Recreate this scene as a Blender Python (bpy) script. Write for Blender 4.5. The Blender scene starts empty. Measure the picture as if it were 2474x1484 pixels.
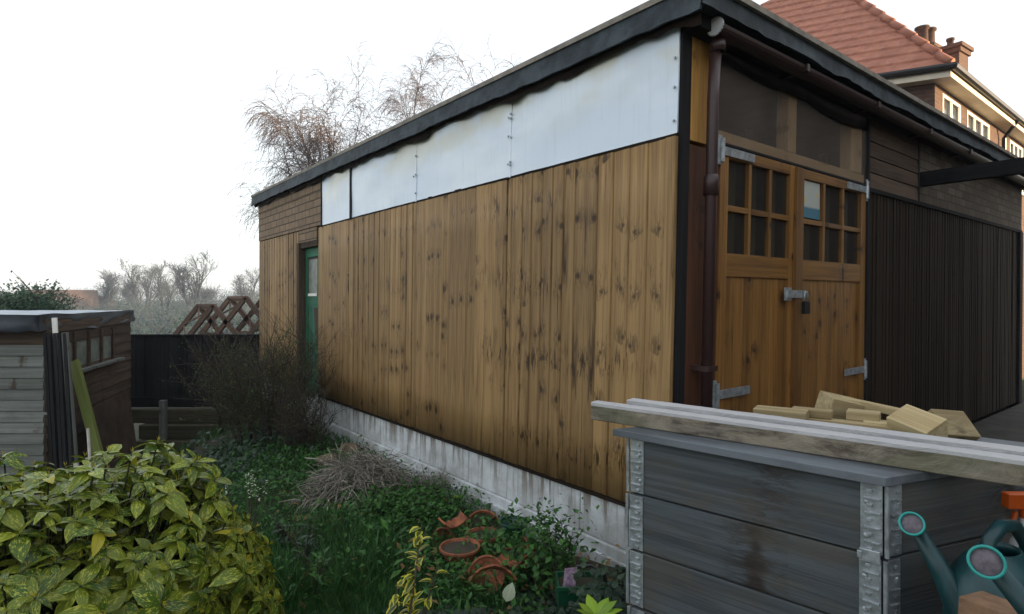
import bpy, math, random
from mathutils import Vector, Matrix, noise
V = Vector
R = math.radians
rng = random.Random(7)
sc = bpy.context.scene
# ------------------------------------------------------------------ camera, sky, sun, exposure
cam_d = bpy.data.cameras.new('camera'); cam = bpy.data.objects.new('camera', cam_d)
sc.collection.objects.link(cam); sc.camera = cam
CZ = 1.45
cam.location = (0, 0, CZ); cam.rotation_euler = (R(90), 0, 0)
cam_d.sensor_width = 36; cam_d.lens = 36*1432/2473; cam_d.shift_y = -20/2473
cam_d.clip_start = .05; cam_d.clip_end = 3000
SUN_EL, SUN_AZ = 7.0, 103.0            # azimuth clockwise from +Y
w = bpy.data.worlds.new("World"); sc.world = w; w.use_nodes = True
nt = w.node_tree; nt.nodes.clear()
sky = nt.nodes.new('ShaderNodeTexSky'); sky.sky_type = 'NISHITA'; sky.sun_disc = False
sky.sun_elevation = R(SUN_EL); sky.sun_rotation = R(SUN_AZ); sky.dust_density = 1.5; sky.air_density = 1.0
hs = nt.nodes.new('ShaderNodeHueSaturation'); hs.inputs['Saturation'].default_value = .35
bg = nt.nodes.new('ShaderNodeBackground'); bg.inputs['Strength'].default_value = .10
bg2 = nt.nodes.new('ShaderNodeBackground'); bg2.inputs['Color'].default_value = (.90, .95, 1, 1); bg2.inputs['Strength'].default_value = .42
ad = nt.nodes.new('ShaderNodeAddShader'); wo = nt.nodes.new('ShaderNodeOutputWorld')
nt.links.new(sky.outputs[0], hs.inputs['Color']); nt.links.new(hs.outputs[0], bg.inputs['Color'])
nt.links.new(bg.outputs[0], ad.inputs[0]); nt.links.new(bg2.outputs[0], ad.inputs[1]); nt.links.new(ad.outputs[0], wo.inputs['Surface'])
sl = bpy.data.lights.new('sun', 'SUN'); sun = bpy.data.objects.new('sun', sl); sc.collection.objects.link(sun)
sl.energy = 6.0; sl.angle = R(.6); sl.color = (1, .66, .33)
sd = V((math.sin(R(SUN_AZ))*math.cos(R(SUN_EL)), math.cos(R(SUN_AZ))*math.cos(R(SUN_EL)), math.sin(R(SUN_EL))))
sun.rotation_euler = sd.to_track_quat('Z', 'Y').to_euler()
vs = sc.view_settings; vs.view_transform = 'Standard'; vs.look = 'None'; vs.gamma = 1; vs.exposure = 1.03
sc.cycles.max_bounces = 6; sc.cycles.transparent_max_bounces = 12; sc.cycles.volume_bounces = 2

# ------------------------------------------------------------------ mesh helpers
class MB:
    def __init__(s): s.v = []; s.f = []; s.tc = []; s.r = []
    def add(s, vs, fs, tcs=None, rnd=None):
        b = len(s.v); rnd = rng.random() if rnd is None else rnd
        s.v += [tuple(p) for p in vs]; s.tc += [tuple(p) for p in (tcs or vs)]; s.r += [rnd]*len(vs)
        s.f += [tuple(b+i for i in f) for f in fs]
    def hexa(s, o, a, b, c, rnd=None, vsame=False):
        """box from corner o with edge vectors a,b,c; c is the grain direction"""
        o, a, b, c = V(o), V(a), V(b), V(c)
        P = [o, o+a, o+a+b, o+b, o+c, o+a+c, o+a+b+c, o+b+c]
        rnd = rng.random() if rnd is None else rnd
        ox, oz = rnd*61.7, (0 if vsame else rnd*23.1)
        la, lb, lc = a.length, b.length, c.length
        z0 = o.z if vsame else 0
        T = [(ox+i*la, oz*.7+j*lb, z0+oz+k*lc) for i, j, k in ((0,0,0),(1,0,0),(1,1,0),(0,1,0),(0,0,1),(1,0,1),(1,1,1),(0,1,1))]
        fs = [(0,3,2,1),(4,5,6,7),(0,1,5,4),(1,2,6,5),(2,3,7,6),(3,0,4,7)]
        if a.cross(b).dot(c) < 0: fs = [f[::-1] for f in fs]
        s.add(P, fs, T, rnd)
    def box(s, x0, x1, y0, y1, z0, z1, grain='z', rnd=None, vsame=False):
        d = {'x': V((x1-x0,0,0)), 'y': V((0,y1-y0,0)), 'z': V((0,0,z1-z0))}
        k = [q for q in 'xyz' if q != grain]
        s.hexa((x0,y0,z0), d[k[0]], d[k[1]], d[grain], rnd, vsame)
    def bar(s, p, q, wd, ht, up=(0,0,1), rnd=None):
        p, q = V(p), V(q); d = (q-p); u = V(up); sd_ = d.cross(u)
        if sd_.length < 1e-5: sd_ = d.cross(V((1,0,0)))
        sd_.normalize(); u = sd_.cross(d).normalized()
        s.hexa(p - sd_*wd/2 - u*ht/2, sd_*wd, u*ht, d, rnd)
    def tube(s, pts, rad, n=6, cap=True, rnd=None):
        pts = [V(p) for p in pts]; m = len(pts)
        if not isinstance(rad, (list, tuple)): rad = [rad]*m
        rnd = rng.random() if rnd is None else rnd
        d0 = (pts[1]-pts[0]).normalized(); a = d0.orthogonal().normalized()
        vs_, tc, fs = [], [], []; L = rnd*17
        for i in range(m):
            d = (pts[min(i+1, m-1)]-pts[max(i-1, 0)]).normalized()
            a = (a - d*a.dot(d)); a = a.normalized() if a.length > 1e-6 else d.orthogonal().normalized()
            b = d.cross(a)
            if i: L += (pts[i]-pts[i-1]).length
            for k in range(n):
                t = 2*math.pi*k/n
                vs_.append(pts[i] + (a*math.cos(t)+b*math.sin(t))*rad[i]); tc.append((rnd*50+k*rad[i], k*rad[i], L))
        for i in range(m-1):
            for k in range(n):
                fs.append((i*n+k, i*n+(k+1) % n, (i+1)*n+(k+1) % n, (i+1)*n+k))
        if cap: fs += [tuple(range(n))[::-1], tuple((m-1)*n+k for k in range(n))]
        s.add(vs_, fs, tc, rnd)
    def lathe(s, c, prof, n=24, axis=(0,0,1), rnd=None):
        c = V(c); ax = V(axis).normalized(); a = ax.orthogonal().normalized(); b = ax.cross(a)
        vs_, fs = [], []
        for r, h in prof:
            for k in range(n):
                t = 2*math.pi*k/n; vs_.append(c+ax*h+(a*math.cos(t)+b*math.sin(t))*r)
        for i in range(len(prof)-1):
            for k in range(n): fs.append((i*n+k, i*n+(k+1) % n, (i+1)*n+(k+1) % n, (i+1)*n+k))
        s.add(vs_, fs, None, rnd)
    def quad(s, a, b, c, d, rnd=None):
        s.add([a, b, c, d], [(0,1,2,3)], None, rnd)
    def build(s, name, mat, parent=None, smooth=False, local=False, deform=None, bevel=0, loc=None):
        vs_ = [V(p) for p in s.v]
        if deform: vs_ = [deform(p) for p in vs_]
        off = V((0,0,0))
        if not local:
            q = parent
            while q is not None: off += q.location; q = q.parent
            if loc is not None: off += V(loc)
        me = bpy.data.meshes.new(name)
        me.from_pydata([p-off for p in vs_], [], s.f)
        at = me.attributes.new('tc', 'FLOAT_VECTOR', 'POINT'); at.data.foreach_set('vector', [c for t in s.tc for c in t])
        at = me.attributes.new('rnd', 'FLOAT', 'POINT'); at.data.foreach_set('value', s.r)
        if smooth: me.polygons.foreach_set('use_smooth', [True]*len(me.polygons))
        me.materials.append(mat); me.update()
        o = bpy.data.objects.new(name, me); sc.collection.objects.link(o)
        if parent: o.parent = parent
        if loc is not None: o.location = loc
        if bevel:
            bv = o.modifiers.new('bevel', 'BEVEL'); bv.width = bevel; bv.segments = 2; bv.limit_method = 'ANGLE'
        return o
def tag(o, label, cat, group=None, kind=None):
    o['label'] = label; o['category'] = cat
    if group: o['group'] = group
    if kind: o['kind'] = kind
    return o
def thing(name, label, cat, loc=(0,0,0), rz=0, group=None):
    o = bpy.data.objects.new(name, None); sc.collection.objects.link(o); o.location = loc; o.rotation_euler = (0,0,rz)
    o.empty_display_size = .2
    return tag(o, label, cat, group)
def lerp(a, b, t): return a+(b-a)*t
def sst(x, a=0, b=1):
    t = max(0, min(1, (x-a)/(b-a))); return t*t*(3-2*t)
def ns(x, y=0, z=0): return noise.noise(V((x, y, z)))

# ------------------------------------------------------------------ material helpers
class NT:
    def __init__(s, name):
        s.m = bpy.data.materials.new(name); s.m.use_nodes = True; s.t = s.m.node_tree
        s.p = s.t.nodes['Principled BSDF']; s.out = s.t.nodes['Material Output']
    def n(s, typ, **kw):
        nd = s.t.nodes.new('ShaderNode'+typ)
        for k, v in kw.items():
            k2 = k.replace('_', ' ')
            if k in nd.inputs.keys() or k2 in nd.inputs.keys():
                s.set(nd.inputs[k if k in nd.inputs.keys() else k2], v)
            else: setattr(nd, k, v)
        return nd
    def set(s, inp, v):
        if hasattr(v, 'links') or isinstance(v, bpy.types.NodeSocket): s.t.links.new(v, inp)
        else:
            if isinstance(v, (tuple, list)) and len(v) == 3 and inp.type == 'RGBA': v = (*v, 1)
            inp.default_value = v
    def attr(s, nm='tc'):
        a = s.n('Attribute'); a.attribute_name = nm; return a.outputs['Vector'] if nm == 'tc' else a.outputs['Fac']
    def obj(s): return s.n('TexCoord').outputs['Object']
    def map(s, vec, scale, loc=(0,0,0)):
        m = s.n('Mapping'); s.set(m.inputs['Vector'], vec); s.set(m.inputs['Scale'], scale); s.set(m.inputs['Location'], loc); return m.outputs[0]
    def noise(s, vec, scale=1, detail=4, rough=.55, dist=0):
        n_ = s.n('TexNoise', Scale=scale, Detail=detail, Roughness=rough, Distortion=dist); s.set(n_.inputs['Vector'], vec); return n_.outputs['Fac']
    def voro(s, vec, scale=1, out='Distance'):
        n_ = s.n('TexVoronoi', Scale=scale); s.set(n_.inputs['Vector'], vec); return n_.outputs[out]
    def math(s, op, a, b=0.0, clamp=False):
        m = s.n('Math'); m.operation = op; m.use_clamp = clamp; s.set(m.inputs[0], a); s.set(m.inputs[1], b); return m.outputs[0]
    def rng(s, v, a, b, c=0.0, d=1.0):
        m = s.n('MapRange'); m.interpolation_type = 'SMOOTHSTEP'
        s.set(m.inputs[0], v); s.set(m.inputs[1], a); s.set(m.inputs[2], b); s.set(m.inputs[3], c); s.set(m.inputs[4], d); return m.outputs[0]
    def mix(s, f, a, b, typ='MIX'):
        m = s.n('MixRGB'); m.blend_type = typ; s.set(m.inputs[0], f); s.set(m.inputs[1], a); s.set(m.inputs[2], b); return m.outputs[0]
    def xyz(s, v):
        x = s.n('SeparateXYZ'); s.set(x.inputs[0], v); return x.outputs
    def bump(s, h, strength=.3, dist=.01):
        b = s.n('Bump', Strength=strength, Distance=dist); s.set(b.inputs['Height'], h); s.t.links.new(b.outputs[0], s.p.inputs['Normal'])
    def fin(s, col, rough=.7, **kw):
        s.set(s.p.inputs['Base Color'], col); s.set(s.p.inputs['Roughness'], rough)
        for k, v in kw.items(): s.set(s.p.inputs[k.replace('_', ' ')], v)
        return s.m
def gray(v): return (v, v, v, 1)

def wood(name, c1, c2, dark, knots=.5, stain=.5, var=.5, rough=.75, ac=1.0, bump=.4, band=None, moss=None, kscale=1.0, stains=.62, spec=.3):
    m = NT(name); tc = m.attr(); r = m.attr('rnd')
    fine = m.noise(m.map(tc, (90*ac, 90*ac, 2.2)), 1, 5, .6, .3)
    broad = m.noise(m.map(tc, (16*ac, 16*ac, .55)), 1, 4, .6, .8)
    g = m.math('ADD', m.math('MULTIPLY', fine, .45), m.math('MULTIPLY', broad, .55))
    col = m.mix(m.rng(g, .36, .62), c2, c1)
    # knots: sparse dark discs with grain swirling round them
    kv = m.map(tc, (7*kscale, 7*kscale, 6.0*kscale))
    kx = m.xyz(kv); k2 = m.n('CombineXYZ'); m.set(k2.inputs[0], kx[0]); m.set(k2.inputs[1], kx[2])
    k1 = m.n('TexVoronoi', Scale=1.0); k1.voronoi_dimensions = '2D'; m.set(k1.inputs['Vector'], k2.outputs[0])
    kd = k1.outputs['Distance']; kr = m.xyz(k1.outputs['Color'])[0]
    kn = m.math('MULTIPLY', m.rng(m.math('ADD', kd, m.math('MULTIPLY', m.math('SUBTRACT', broad, .5), .35)), .06, .17, 1, 0), m.rng(kr, .74, .76))
    hal = m.noise(m.map(tc, (40, 40, 9), (1, 5, 2)), 1, 5, .7, 1.5)
    ring = m.math('MULTIPLY', m.rng(kd, .10, .62, 1, 0), m.math('MULTIPLY', m.rng(kr, .74, .76), m.rng(hal, .44, .60)))
    col = m.mix(m.math('MULTIPLY', kn, knots), col, dark)
    col = m.mix(m.math('MULTIPLY', ring, knots*.8), col, dark)
    # weather stains running with the grain
    sn = m.noise(m.map(tc, (26*ac, 26*ac, 1.5), (3, 7, 1)), 1, 4, .65, .6)
    sm = m.rng(sn, stains, stains+.13)
    if band:
        ob = m.obj(); z = m.xyz(ob)[2]
        bm_ = None
        wob = m.noise(m.map(ob, (1.3, 1.3, .6)), 1, 3)
        zz = m.math('ADD', z, m.math('MULTIPLY', m.math('SUBTRACT', wob, .5), .35))
        for bz, bw in band:
            q = m.rng(m.math('ABSOLUTE', m.math('SUBTRACT', zz, bz)), 0.0, bw, 1, 0)
            bm_ = q if bm_ is None else m.math('MAXIMUM', bm_, q)
        sn2 = m.noise(m.map(tc, (34, 34, 5), (9, 1, 4)), 1, 5, .7, 1.2)
        wetm = m.math('MULTIPLY', m.math('MULTIPLY', bm_, m.rng(sn2, .52, .6)), m.rng(wob, .42, .55))
        sm = m.math('MAXIMUM', sm, wetm)
    col = m.mix(m.math('MULTIPLY', sm, stain), col, dark)
    br = m.math('ADD', 1-var*.5, m.math('MULTIPLY', r, var))
    vm = m.n('CombineXYZ'); [m.set(vm.inputs[i], br) for i in range(3)]
    col = m.mix(1, col, vm.outputs[0], 'MULTIPLY')
    if moss:
        mm = m.rng(m.noise(m.map(tc, (5, 5, 2)), 1, 5, .7), .45, .62)
        col = m.mix(m.math('MULTIPLY', mm, moss[1]), col, moss[0])
    m.bump(m.math('SUBTRACT', fine, m.math('MULTIPLY', kn, .5)), bump, .004)
    return m.fin(col, rough, Specular_IOR_Level=spec)

def plain(name, col, rough=.6, var=.25, scale=6, metal=0, bump=0, bscale=60, col2=None, spec=.4, rv=0.0):
    m = NT(name); o = m.attr(); nz = m.noise(o, scale, 5, .65)
    c2 = col2 or tuple(c*(1-var) for c in col)
    c = m.mix(m.rng(nz, .35, .65), c2, col)
    if rv:
        r = m.attr('rnd'); br = m.math('ADD', 1-rv*.5, m.math('MULTIPLY', r, rv)); vm = m.n('CombineXYZ')
        [m.set(vm.inputs[i], br) for i in range(3)]; c = m.mix(1, c, vm.outputs[0], 'MULTIPLY')
    if bump: m.bump(m.noise(o, bscale, 4, .6), bump, .005)
    return m.fin(c, rough, Metallic=metal, Specular_IOR_Level=spec)

M = {}
M['board'] = wood('fence_board_wood', (.315,.195,.080), (.170,.098,.038), (.040,.021,.009), .85, .95, .40, .6, band=[(1.13,.16),(.62,.13),(1.58,.12),(2.05,.1)], stains=.59)
M['board_ochre'] = wood('corner_post_wood', (.45,.24,.06), (.30,.15,.035), (.10,.045,.012), .6, .3, .3)
M['doorwood'] = wood('varnished_door_wood', (.255,.125,.032), (.12,.053,.014), (.030,.012,.006), 1.0, .7, .35, .42, kscale=1.1, stains=.66, spec=.4)
M['doorwood_red'] = wood('red_stained_wood', (.10,.038,.017), (.045,.019,.010), (.016,.008,.006), .6, .6, .3, .6)
M['darkboard'] = wood('dark_brown_board', (.028,.018,.011), (.013,.009,.006), (.009,.006,.004), .4, .6, .7, .8, spec=.15)
M['greyweather'] = wood('grey_weathered_wood', (.092,.108,.120), (.045,.052,.058), (.030,.024,.020), .95, .5, .3, .8, ac=.9, bump=.6, kscale=.7, moss=((.085,.075,.058,1), .55), stains=.6)
M['blackwood'] = wood('blackened_wood', (.022,.021,.022), (.011,.011,.012), (.005,.005,.005), .3, .6, .6, .85, spec=.15)
M['shedwood'] = wood('grey_shed_wood', (.175,.185,.175), (.10,.108,.10), (.06,.04,.028), .9, .4, .35, .8, ac=1.0, moss=((.07,.085,.05,1), .3))
M['shedbrown'] = wood('brown_shed_wood', (.095,.066,.046), (.045,.032,.024), (.018,.014,.010), .4, .6, .6, .85, ac=.5, spec=.15)
M['mossplank'] = wood('mossy_plank', (.13,.15,.045), (.08,.095,.03), (.04,.05,.02), .2, .4, .2, .9, moss=((.11,.14,.028,1), .6))
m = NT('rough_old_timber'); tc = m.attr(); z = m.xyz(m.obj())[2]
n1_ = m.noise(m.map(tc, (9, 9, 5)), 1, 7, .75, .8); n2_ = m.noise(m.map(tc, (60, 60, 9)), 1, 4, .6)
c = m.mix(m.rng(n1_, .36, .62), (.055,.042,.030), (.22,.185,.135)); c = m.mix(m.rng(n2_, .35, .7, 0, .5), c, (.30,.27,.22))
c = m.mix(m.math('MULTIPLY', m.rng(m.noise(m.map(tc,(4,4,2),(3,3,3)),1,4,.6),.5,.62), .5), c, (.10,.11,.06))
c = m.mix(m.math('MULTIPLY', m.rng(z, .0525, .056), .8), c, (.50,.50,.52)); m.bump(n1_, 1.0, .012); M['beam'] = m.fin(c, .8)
M['offcut'] = wood('fresh_pale_timber', (.42,.34,.19), (.27,.20,.10), (.12,.085,.05), .7, .6, .5, .75, ac=.6)
M['stud'] = wood('pale_stud_timber', (.75,.62,.42), (.62,.50,.32), (.1,.07,.04), .4, .2, .2)
M['slat'] = wood('pale_light_strip', (.42,.34,.20), (.30,.23,.12), (.1,.07,.04), .4, .2, .4)  # pale colour for the strips that imitate light in the door panes
M['felt'] = plain('roofing_felt', (.050,.066,.078), .7, .5, 7, bump=.9, bscale=45, spec=.3, col2=(.018,.025,.031))
M['felt_edge'] = plain('felt_edge_trim', (.27,.24,.20), .8, .4, 9, bump=.4)
M['galv'] = plain('galvanised_steel', (.50,.55,.58), .36, .45, 24, metal=.6, bump=.1, bscale=80)
M['black'] = plain('black_metal', (.012,.012,.013), .4, .2)
M['pipe'] = plain('brown_plastic_pipe', (.046,.022,.021), .42, .2, 3, spec=.5)
M['whiteframe'] = plain('white_window_paint', (.75,.74,.70), .45, .1)
M['fascia'] = plain('cream_fascia_paint', (.66,.60,.48), .5, .12)
M['twig'] = plain('bare_twig_bark', (.10,.072,.055), .85, .4, 3, rv=.6)
M['darkstem'] = plain('laurel_stem', (.030,.034,.014), .7, .3, 3)
M['birchtwig'] = plain('birch_twig_bark', (.095,.072,.066), .85, .3, 3, rv=.6)
M['birchbark'] = plain('birch_limb_bark', (.12,.095,.08), .85, .4, 3, rv=.3)
M['fartwig'] = plain('hazed_tree_bark', (.050,.070,.10), .9, .3, 1, rv=.4)  # bluish distance haze put into the bark colour
M['terra'] = plain('terracotta', (.36,.125,.058), .85, .45, 14, bump=.3, col2=(.15,.05,.028))
M['greenplastic'] = plain('green_plastic', (.010,.085,.040), .35, .3, 5, spec=.5)
M['darkgreenplastic'] = plain('dark_green_plastic', (.012,.055,.040), .35, .3, 5, spec=.5)
M['canplastic'] = plain('watering_can_plastic', (.006,.050,.057), .45, .45, 9, spec=.5)
M['rimplastic'] = plain('turquoise_rose_rim', (.02,.30,.27), .35, .1)
M['straw'] = plain('dead_stalk', (.30,.27,.23), .9, .5, 5, rv=1.3)
M['stone'] = plain('garden_stone', (.17,.12,.08), .9, .5, 12, bump=.8, bscale=25)
M['fringe'] = plain('cane_pale', (.55,.53,.48), .7, .3)
M['orange'] = plain('orange_plastic', (.55,.09,.008), .4, .3)
M['whiteplastic'] = plain('white_bottle_plastic', (.65,.66,.66), .35, .1)
M['greendoor'] = wood('green_door_paint', (.022,.15,.080), (.014,.085,.050), (.02,.05,.035), .2, .6, .2, .6)
M['petal'] = plain('plant_tag_print', (.62,.50,.60), .5, .3, 40, col2=(.30,.16,.32))

def leafmat(name, c1, c2, spots=None, sscale=40, edge=None, rough=.42, rv=.5, trans=.25, old=None):
    m = NT(name); tc = m.attr(); r = m.attr('rnd'); x = m.xyz(tc)
    c = m.mix(m.rng(r, .1, .9), c1, c2)
    if old: c = m.mix(m.rng(r, .965, .98), c, old)
    mid = m.rng(m.math('ABSOLUTE', x[0]), 0, .12, 1, 0)
    c = m.mix(m.math('MULTIPLY', mid, .35), c, tuple(min(1, q*1.9) for q in c1))
    off = m.n('CombineXYZ'); m.set(off.inputs[0], x[0]); m.set(off.inputs[1], x[1]); m.set(off.inputs[2], m.math('MULTIPLY', r, 40))
    if spots:
        sp = m.noise(off.outputs[0], sscale, 3, .7)
        big = m.noise(off.outputs[0], sscale*.25, 2, .5)
        c = m.mix(m.rng(m.math('ADD', sp, m.math('MULTIPLY', big, .3)), .68, .76), c, spots)
    if edge:
        en = m.math('ADD', m.math('ABSOLUTE', x[0]), m.math('MULTIPLY', m.noise(off.outputs[0], 4, 2), .3))
        c = m.mix(m.rng(en, .62, .74), c, edge)
    c = m.n('Gamma', Color=c, Gamma=1.0).outputs[0]
    br = m.math('ADD', 1-rv*.5, m.math('MULTIPLY', m.math('FRACT', m.math('MULTIPLY', r, 7.3)), rv)); vm = m.n('CombineXYZ')
    [m.set(vm.inputs[i], br) for i in range(3)]; c = m.mix(1, c, vm.outputs[0], 'MULTIPLY')
    m.fin(c, rough, Specular_IOR_Level=.35)
    tr = m.n('BsdfTranslucent'); m.set(tr.inputs[0], c); mx = m.n('MixShader'); mx.inputs[0].default_value = trans
    m.t.links.new(m.p.outputs[0], mx.inputs[1]); m.t.links.new(tr.outputs[0], mx.inputs[2]); m.t.links.new(mx.outputs[0], m.out.inputs[0])
    return m.m
M['aucuba'] = leafmat('spotted_laurel_leaf', (.042,.095,.012), (.155,.205,.020), (.42,.42,.055), 6.0, rough=.34, rv=.6, old=(.50,.44,.03))
M['bud'] = leafmat('spotted_laurel_bud', (.33,.32,.03), (.45,.36,.03), rough=.5)
M['ivy'] = leafmat('ivy_leaf', (.012,.032,.016), (.024,.054,.025), rough=.4)
M['herb'] = leafmat('herb_leaf', (.022,.090,.016), (.055,.150,.025), rough=.55)
M['grass'] = leafmat('grass_blade', (.022,.080,.018), (.048,.130,.030), rough=.6, rv=.7)
M['euon'] = leafmat('gold_edged_leaf', (.060,.110,.022), (.10,.15,.025), edge=(.58,.52,.05), rough=.35)
M['lettuce'] = leafmat('bright_green_leaf', (.20,.34,.03), (.28,.42,.04), rough=.4)
M['smallleaf'] = leafmat('small_shrub_leaf', (.040,.095,.018), (.10,.15,.025), rough=.6)
M['holly'] = leafmat('evergreen_leaf', (.030,.075,.035), (.05,.10,.045), rough=.4, rv=.6)
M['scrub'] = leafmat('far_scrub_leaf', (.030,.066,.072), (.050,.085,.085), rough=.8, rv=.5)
M['palm'] = leafmat('pale_leaf', (.42,.48,.34), (.52,.56,.42), rough=.6)
M['deadleaf'] = leafmat('dead_leaf', (.20,.11,.045), (.28,.17,.07), rough=.8)

# concrete base
m = NT('white_concrete_block'); tc = m.attr(); ob = m.obj(); x = m.xyz(ob)
nz = m.noise(tc, 5, 6, .7); st = m.noise(m.map(ob, (11, 11, .9)), 1, 5, .7, .4)
c = m.mix(m.rng(nz, .35, .65), (.42,.43,.43), (.62,.655,.68))
fall = m.rng(x[2], .08, .42, 0, 1)
c = m.mix(m.math('MULTIPLY', m.rng(st, .47, .60), m.math('MULTIPLY', fall, .9)), c, (.12,.09,.055))
c = m.mix(m.math('MULTIPLY', m.rng(m.noise(ob, 3, 5, .7), .45, .6), m.rng(x[2], .0, .2, .75, .1)), c, (.16,.15,.10))
m.bump(m.noise(tc, 45, 5, .7), .5, .006); M['concrete'] = m.fin(c, .9)
# brick-printed felt
def brickmat(name, c1, c2, mort, bw, bh, off=(0,0,0), axes='yz', ms=.012, rough=.9, bump=.5, src='obj'):
    m = NT(name); ob = m.obj() if src == 'obj' else m.attr(); x = m.xyz(ob); cb = m.n('CombineXYZ')
    idx = {'x':0,'y':1,'z':2}; m.set(cb.inputs[0], x[idx[axes[0]]]); m.set(cb.inputs[1], x[idx[axes[1]]])
    b = m.n('TexBrick', Scale=1.0, Mortar_Size=ms, Mortar_Smooth=.3, Brick_Width=bw, Row_Height=bh, Color1=c1, Color2=c2, Mortar=mort)
    wob = m.noise(ob, 7, 2); vv = m.n('VectorMath'); vv.operation = 'ADD'; m.set(vv.inputs[0], cb.outputs[0])
    cw = m.n('CombineXYZ'); m.set(cw.inputs[1], m.math('MULTIPLY', wob, .012)); m.set(vv.inputs[1], cw.outputs[0]); m.set(b.inputs['Vector'], vv.outputs[0])
    c = m.mix(m.rng(m.noise(ob, 9, 5, .7), .3, .7, 0, .6), b.outputs['Color'], tuple(q*.45 for q in c1))
    m.bump(m.math('SUBTRACT', m.math('MULTIPLY', m.noise(ob, 60, 3), .3), b.outputs['Fac']), bump, .006)
    return m.fin(c, rough)
M['brickfelt'] = brickmat('brick_patterned_felt', (.29,.20,.125), (.22,.15,.09), (.04,.028,.020), .24, .085, axes='yz', ms=.008)
M['brickfelt_x'] = brickmat('patched_brick_felt', (.13,.105,.072), (.060,.042,.028), (.026,.018,.014), .20, .07, axes='xz', ms=.006)
M['housebrick'] = brickmat('house_brick', (.125,.062,.042), (.078,.040,.030), (.13,.105,.085), .225, .075, axes='xz', ms=.008, src='tc')
M['housebrick_y'] = M['housebrick']
m = NT('clay_roof_tile'); tc = m.attr(); r = m.attr('rnd'); x = m.xyz(tc)
wv = m.n('TexWave', Scale=1.0, Distortion=0.0); m.set(wv.inputs['Vector'], m.map(tc, (1.05, 0, 0)))
c = m.mix(m.rng(m.noise(tc, 2.2, 5, .7), .3, .7), (.28,.105,.066), (.40,.165,.105))
c = m.mix(m.rng(m.noise(m.map(tc, (6, 3, 3)), 1, 3), .5, .7, 0, .6), c, (.22,.085,.06))
m.bump(wv.outputs['Fac'], .6, .03); M['tile'] = m.fin(c, .8)
# polycarbonate
m = NT('milky_polycarbonate'); ob = m.obj(); x = m.xyz(ob)
c = m.mix(m.rng(m.noise(m.map(ob, (1, .9, 2.2)), 1, 4, .6), .4, .7), (.66,.75,.86), (.78,.85,.92))
cr = m.math('MULTIPLY', m.rng(x[2], 2.38, 2.72, 0, 1), m.rng(m.noise(m.map(ob, (1, 1.3, 2), (2, 5, 1)), 1, 3), .46, .6))
c = m.mix(m.math('MULTIPLY', cr, .75), c, (.62,.60,.46))
c = m.mix(m.math('MULTIPLY', m.rng(m.noise(m.map(ob, (1, 30, 2)), 1, 4, .7), .5, .75), .16), c, (.35,.38,.38))
wv = m.n('TexWave', Scale=1.0, Distortion=0.2); wv.bands_direction = 'Y'; m.set(wv.inputs['Vector'], m.map(ob, (0, 28, 0)))
m.bump(wv.outputs['Fac'], .12, .003); M['poly'] = m.fin(c, .28, Specular_IOR_Level=.5)
m = NT('smoky_polycarbonate'); ob = m.obj()
c = m.mix(m.rng(m.noise(m.map(ob, (2, 1, 1.5)), 1, 5, .65), .35, .65), (.12,.102,.09), (.175,.155,.14))
m.fin(c, .35, Specular_IOR_Level=.4); tr = m.n('BsdfTransparent'); tr.inputs[0].default_value = (.95,.9,.84,1)
mx = m.n('MixShader'); mx.inputs[0].default_value = .72
m.t.links.new(m.p.outputs[0], mx.inputs[1]); m.t.links.new(tr.outputs[0], mx.inputs[2]); m.t.links.new(mx.outputs[0], m.out.inputs[0]); M['polydark'] = m.m
def glass(name, tint, rough, f, base=(.02,.022,.024)):
    m = NT(name); m.fin(base, rough, Specular_IOR_Level=.6)
    tr = m.n('BsdfTransparent'); tr.inputs[0].default_value = (*tint, 1); mx = m.n('MixShader'); mx.inputs[0].default_value = f
    m.t.links.new(m.p.outputs[0], mx.inputs[1]); m.t.links.new(tr.outputs[0], mx.inputs[2]); m.t.links.new(mx.outputs[0], m.out.inputs[0]); return m.m
M['glass'] = glass('dusty_window_glass', (.8,.8,.75), .25, .6, (.045,.043,.04))
M['houseglass'] = glass('house_window_glass', (.3,.3,.3), .08, .15, (.10,.11,.12))
M['shedglass'] = plain('dirty_shed_glass', (.19,.215,.185), .35, .45, 9)
M['roseface'] = plain('rose_sieve', (.15,.125,.15), .6, .4, 60)
M['soil'] = plain('garden_soil', (.060,.046,.034), .95, .5, 4, bump=1, bscale=14, col2=(.030,.034,.018))
M['interior'] = plain('dark_interior', (.07,.055,.042), .9, .4, 3)
m = NT('ground_cover_soil'); o = m.obj()
c = m.mix(m.rng(m.noise(o, 1.2, 6, .7), .4, .6), (.045,.035,.024), (.022,.045,.014))
far = m.rng(m.xyz(o)[1], 14, 40); c = m.mix(far, c, (.045,.070,.050)); m.bump(m.noise(o, 14, 6, .7), .8, .04); M['ground'] = m.fin(c, .95)

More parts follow.
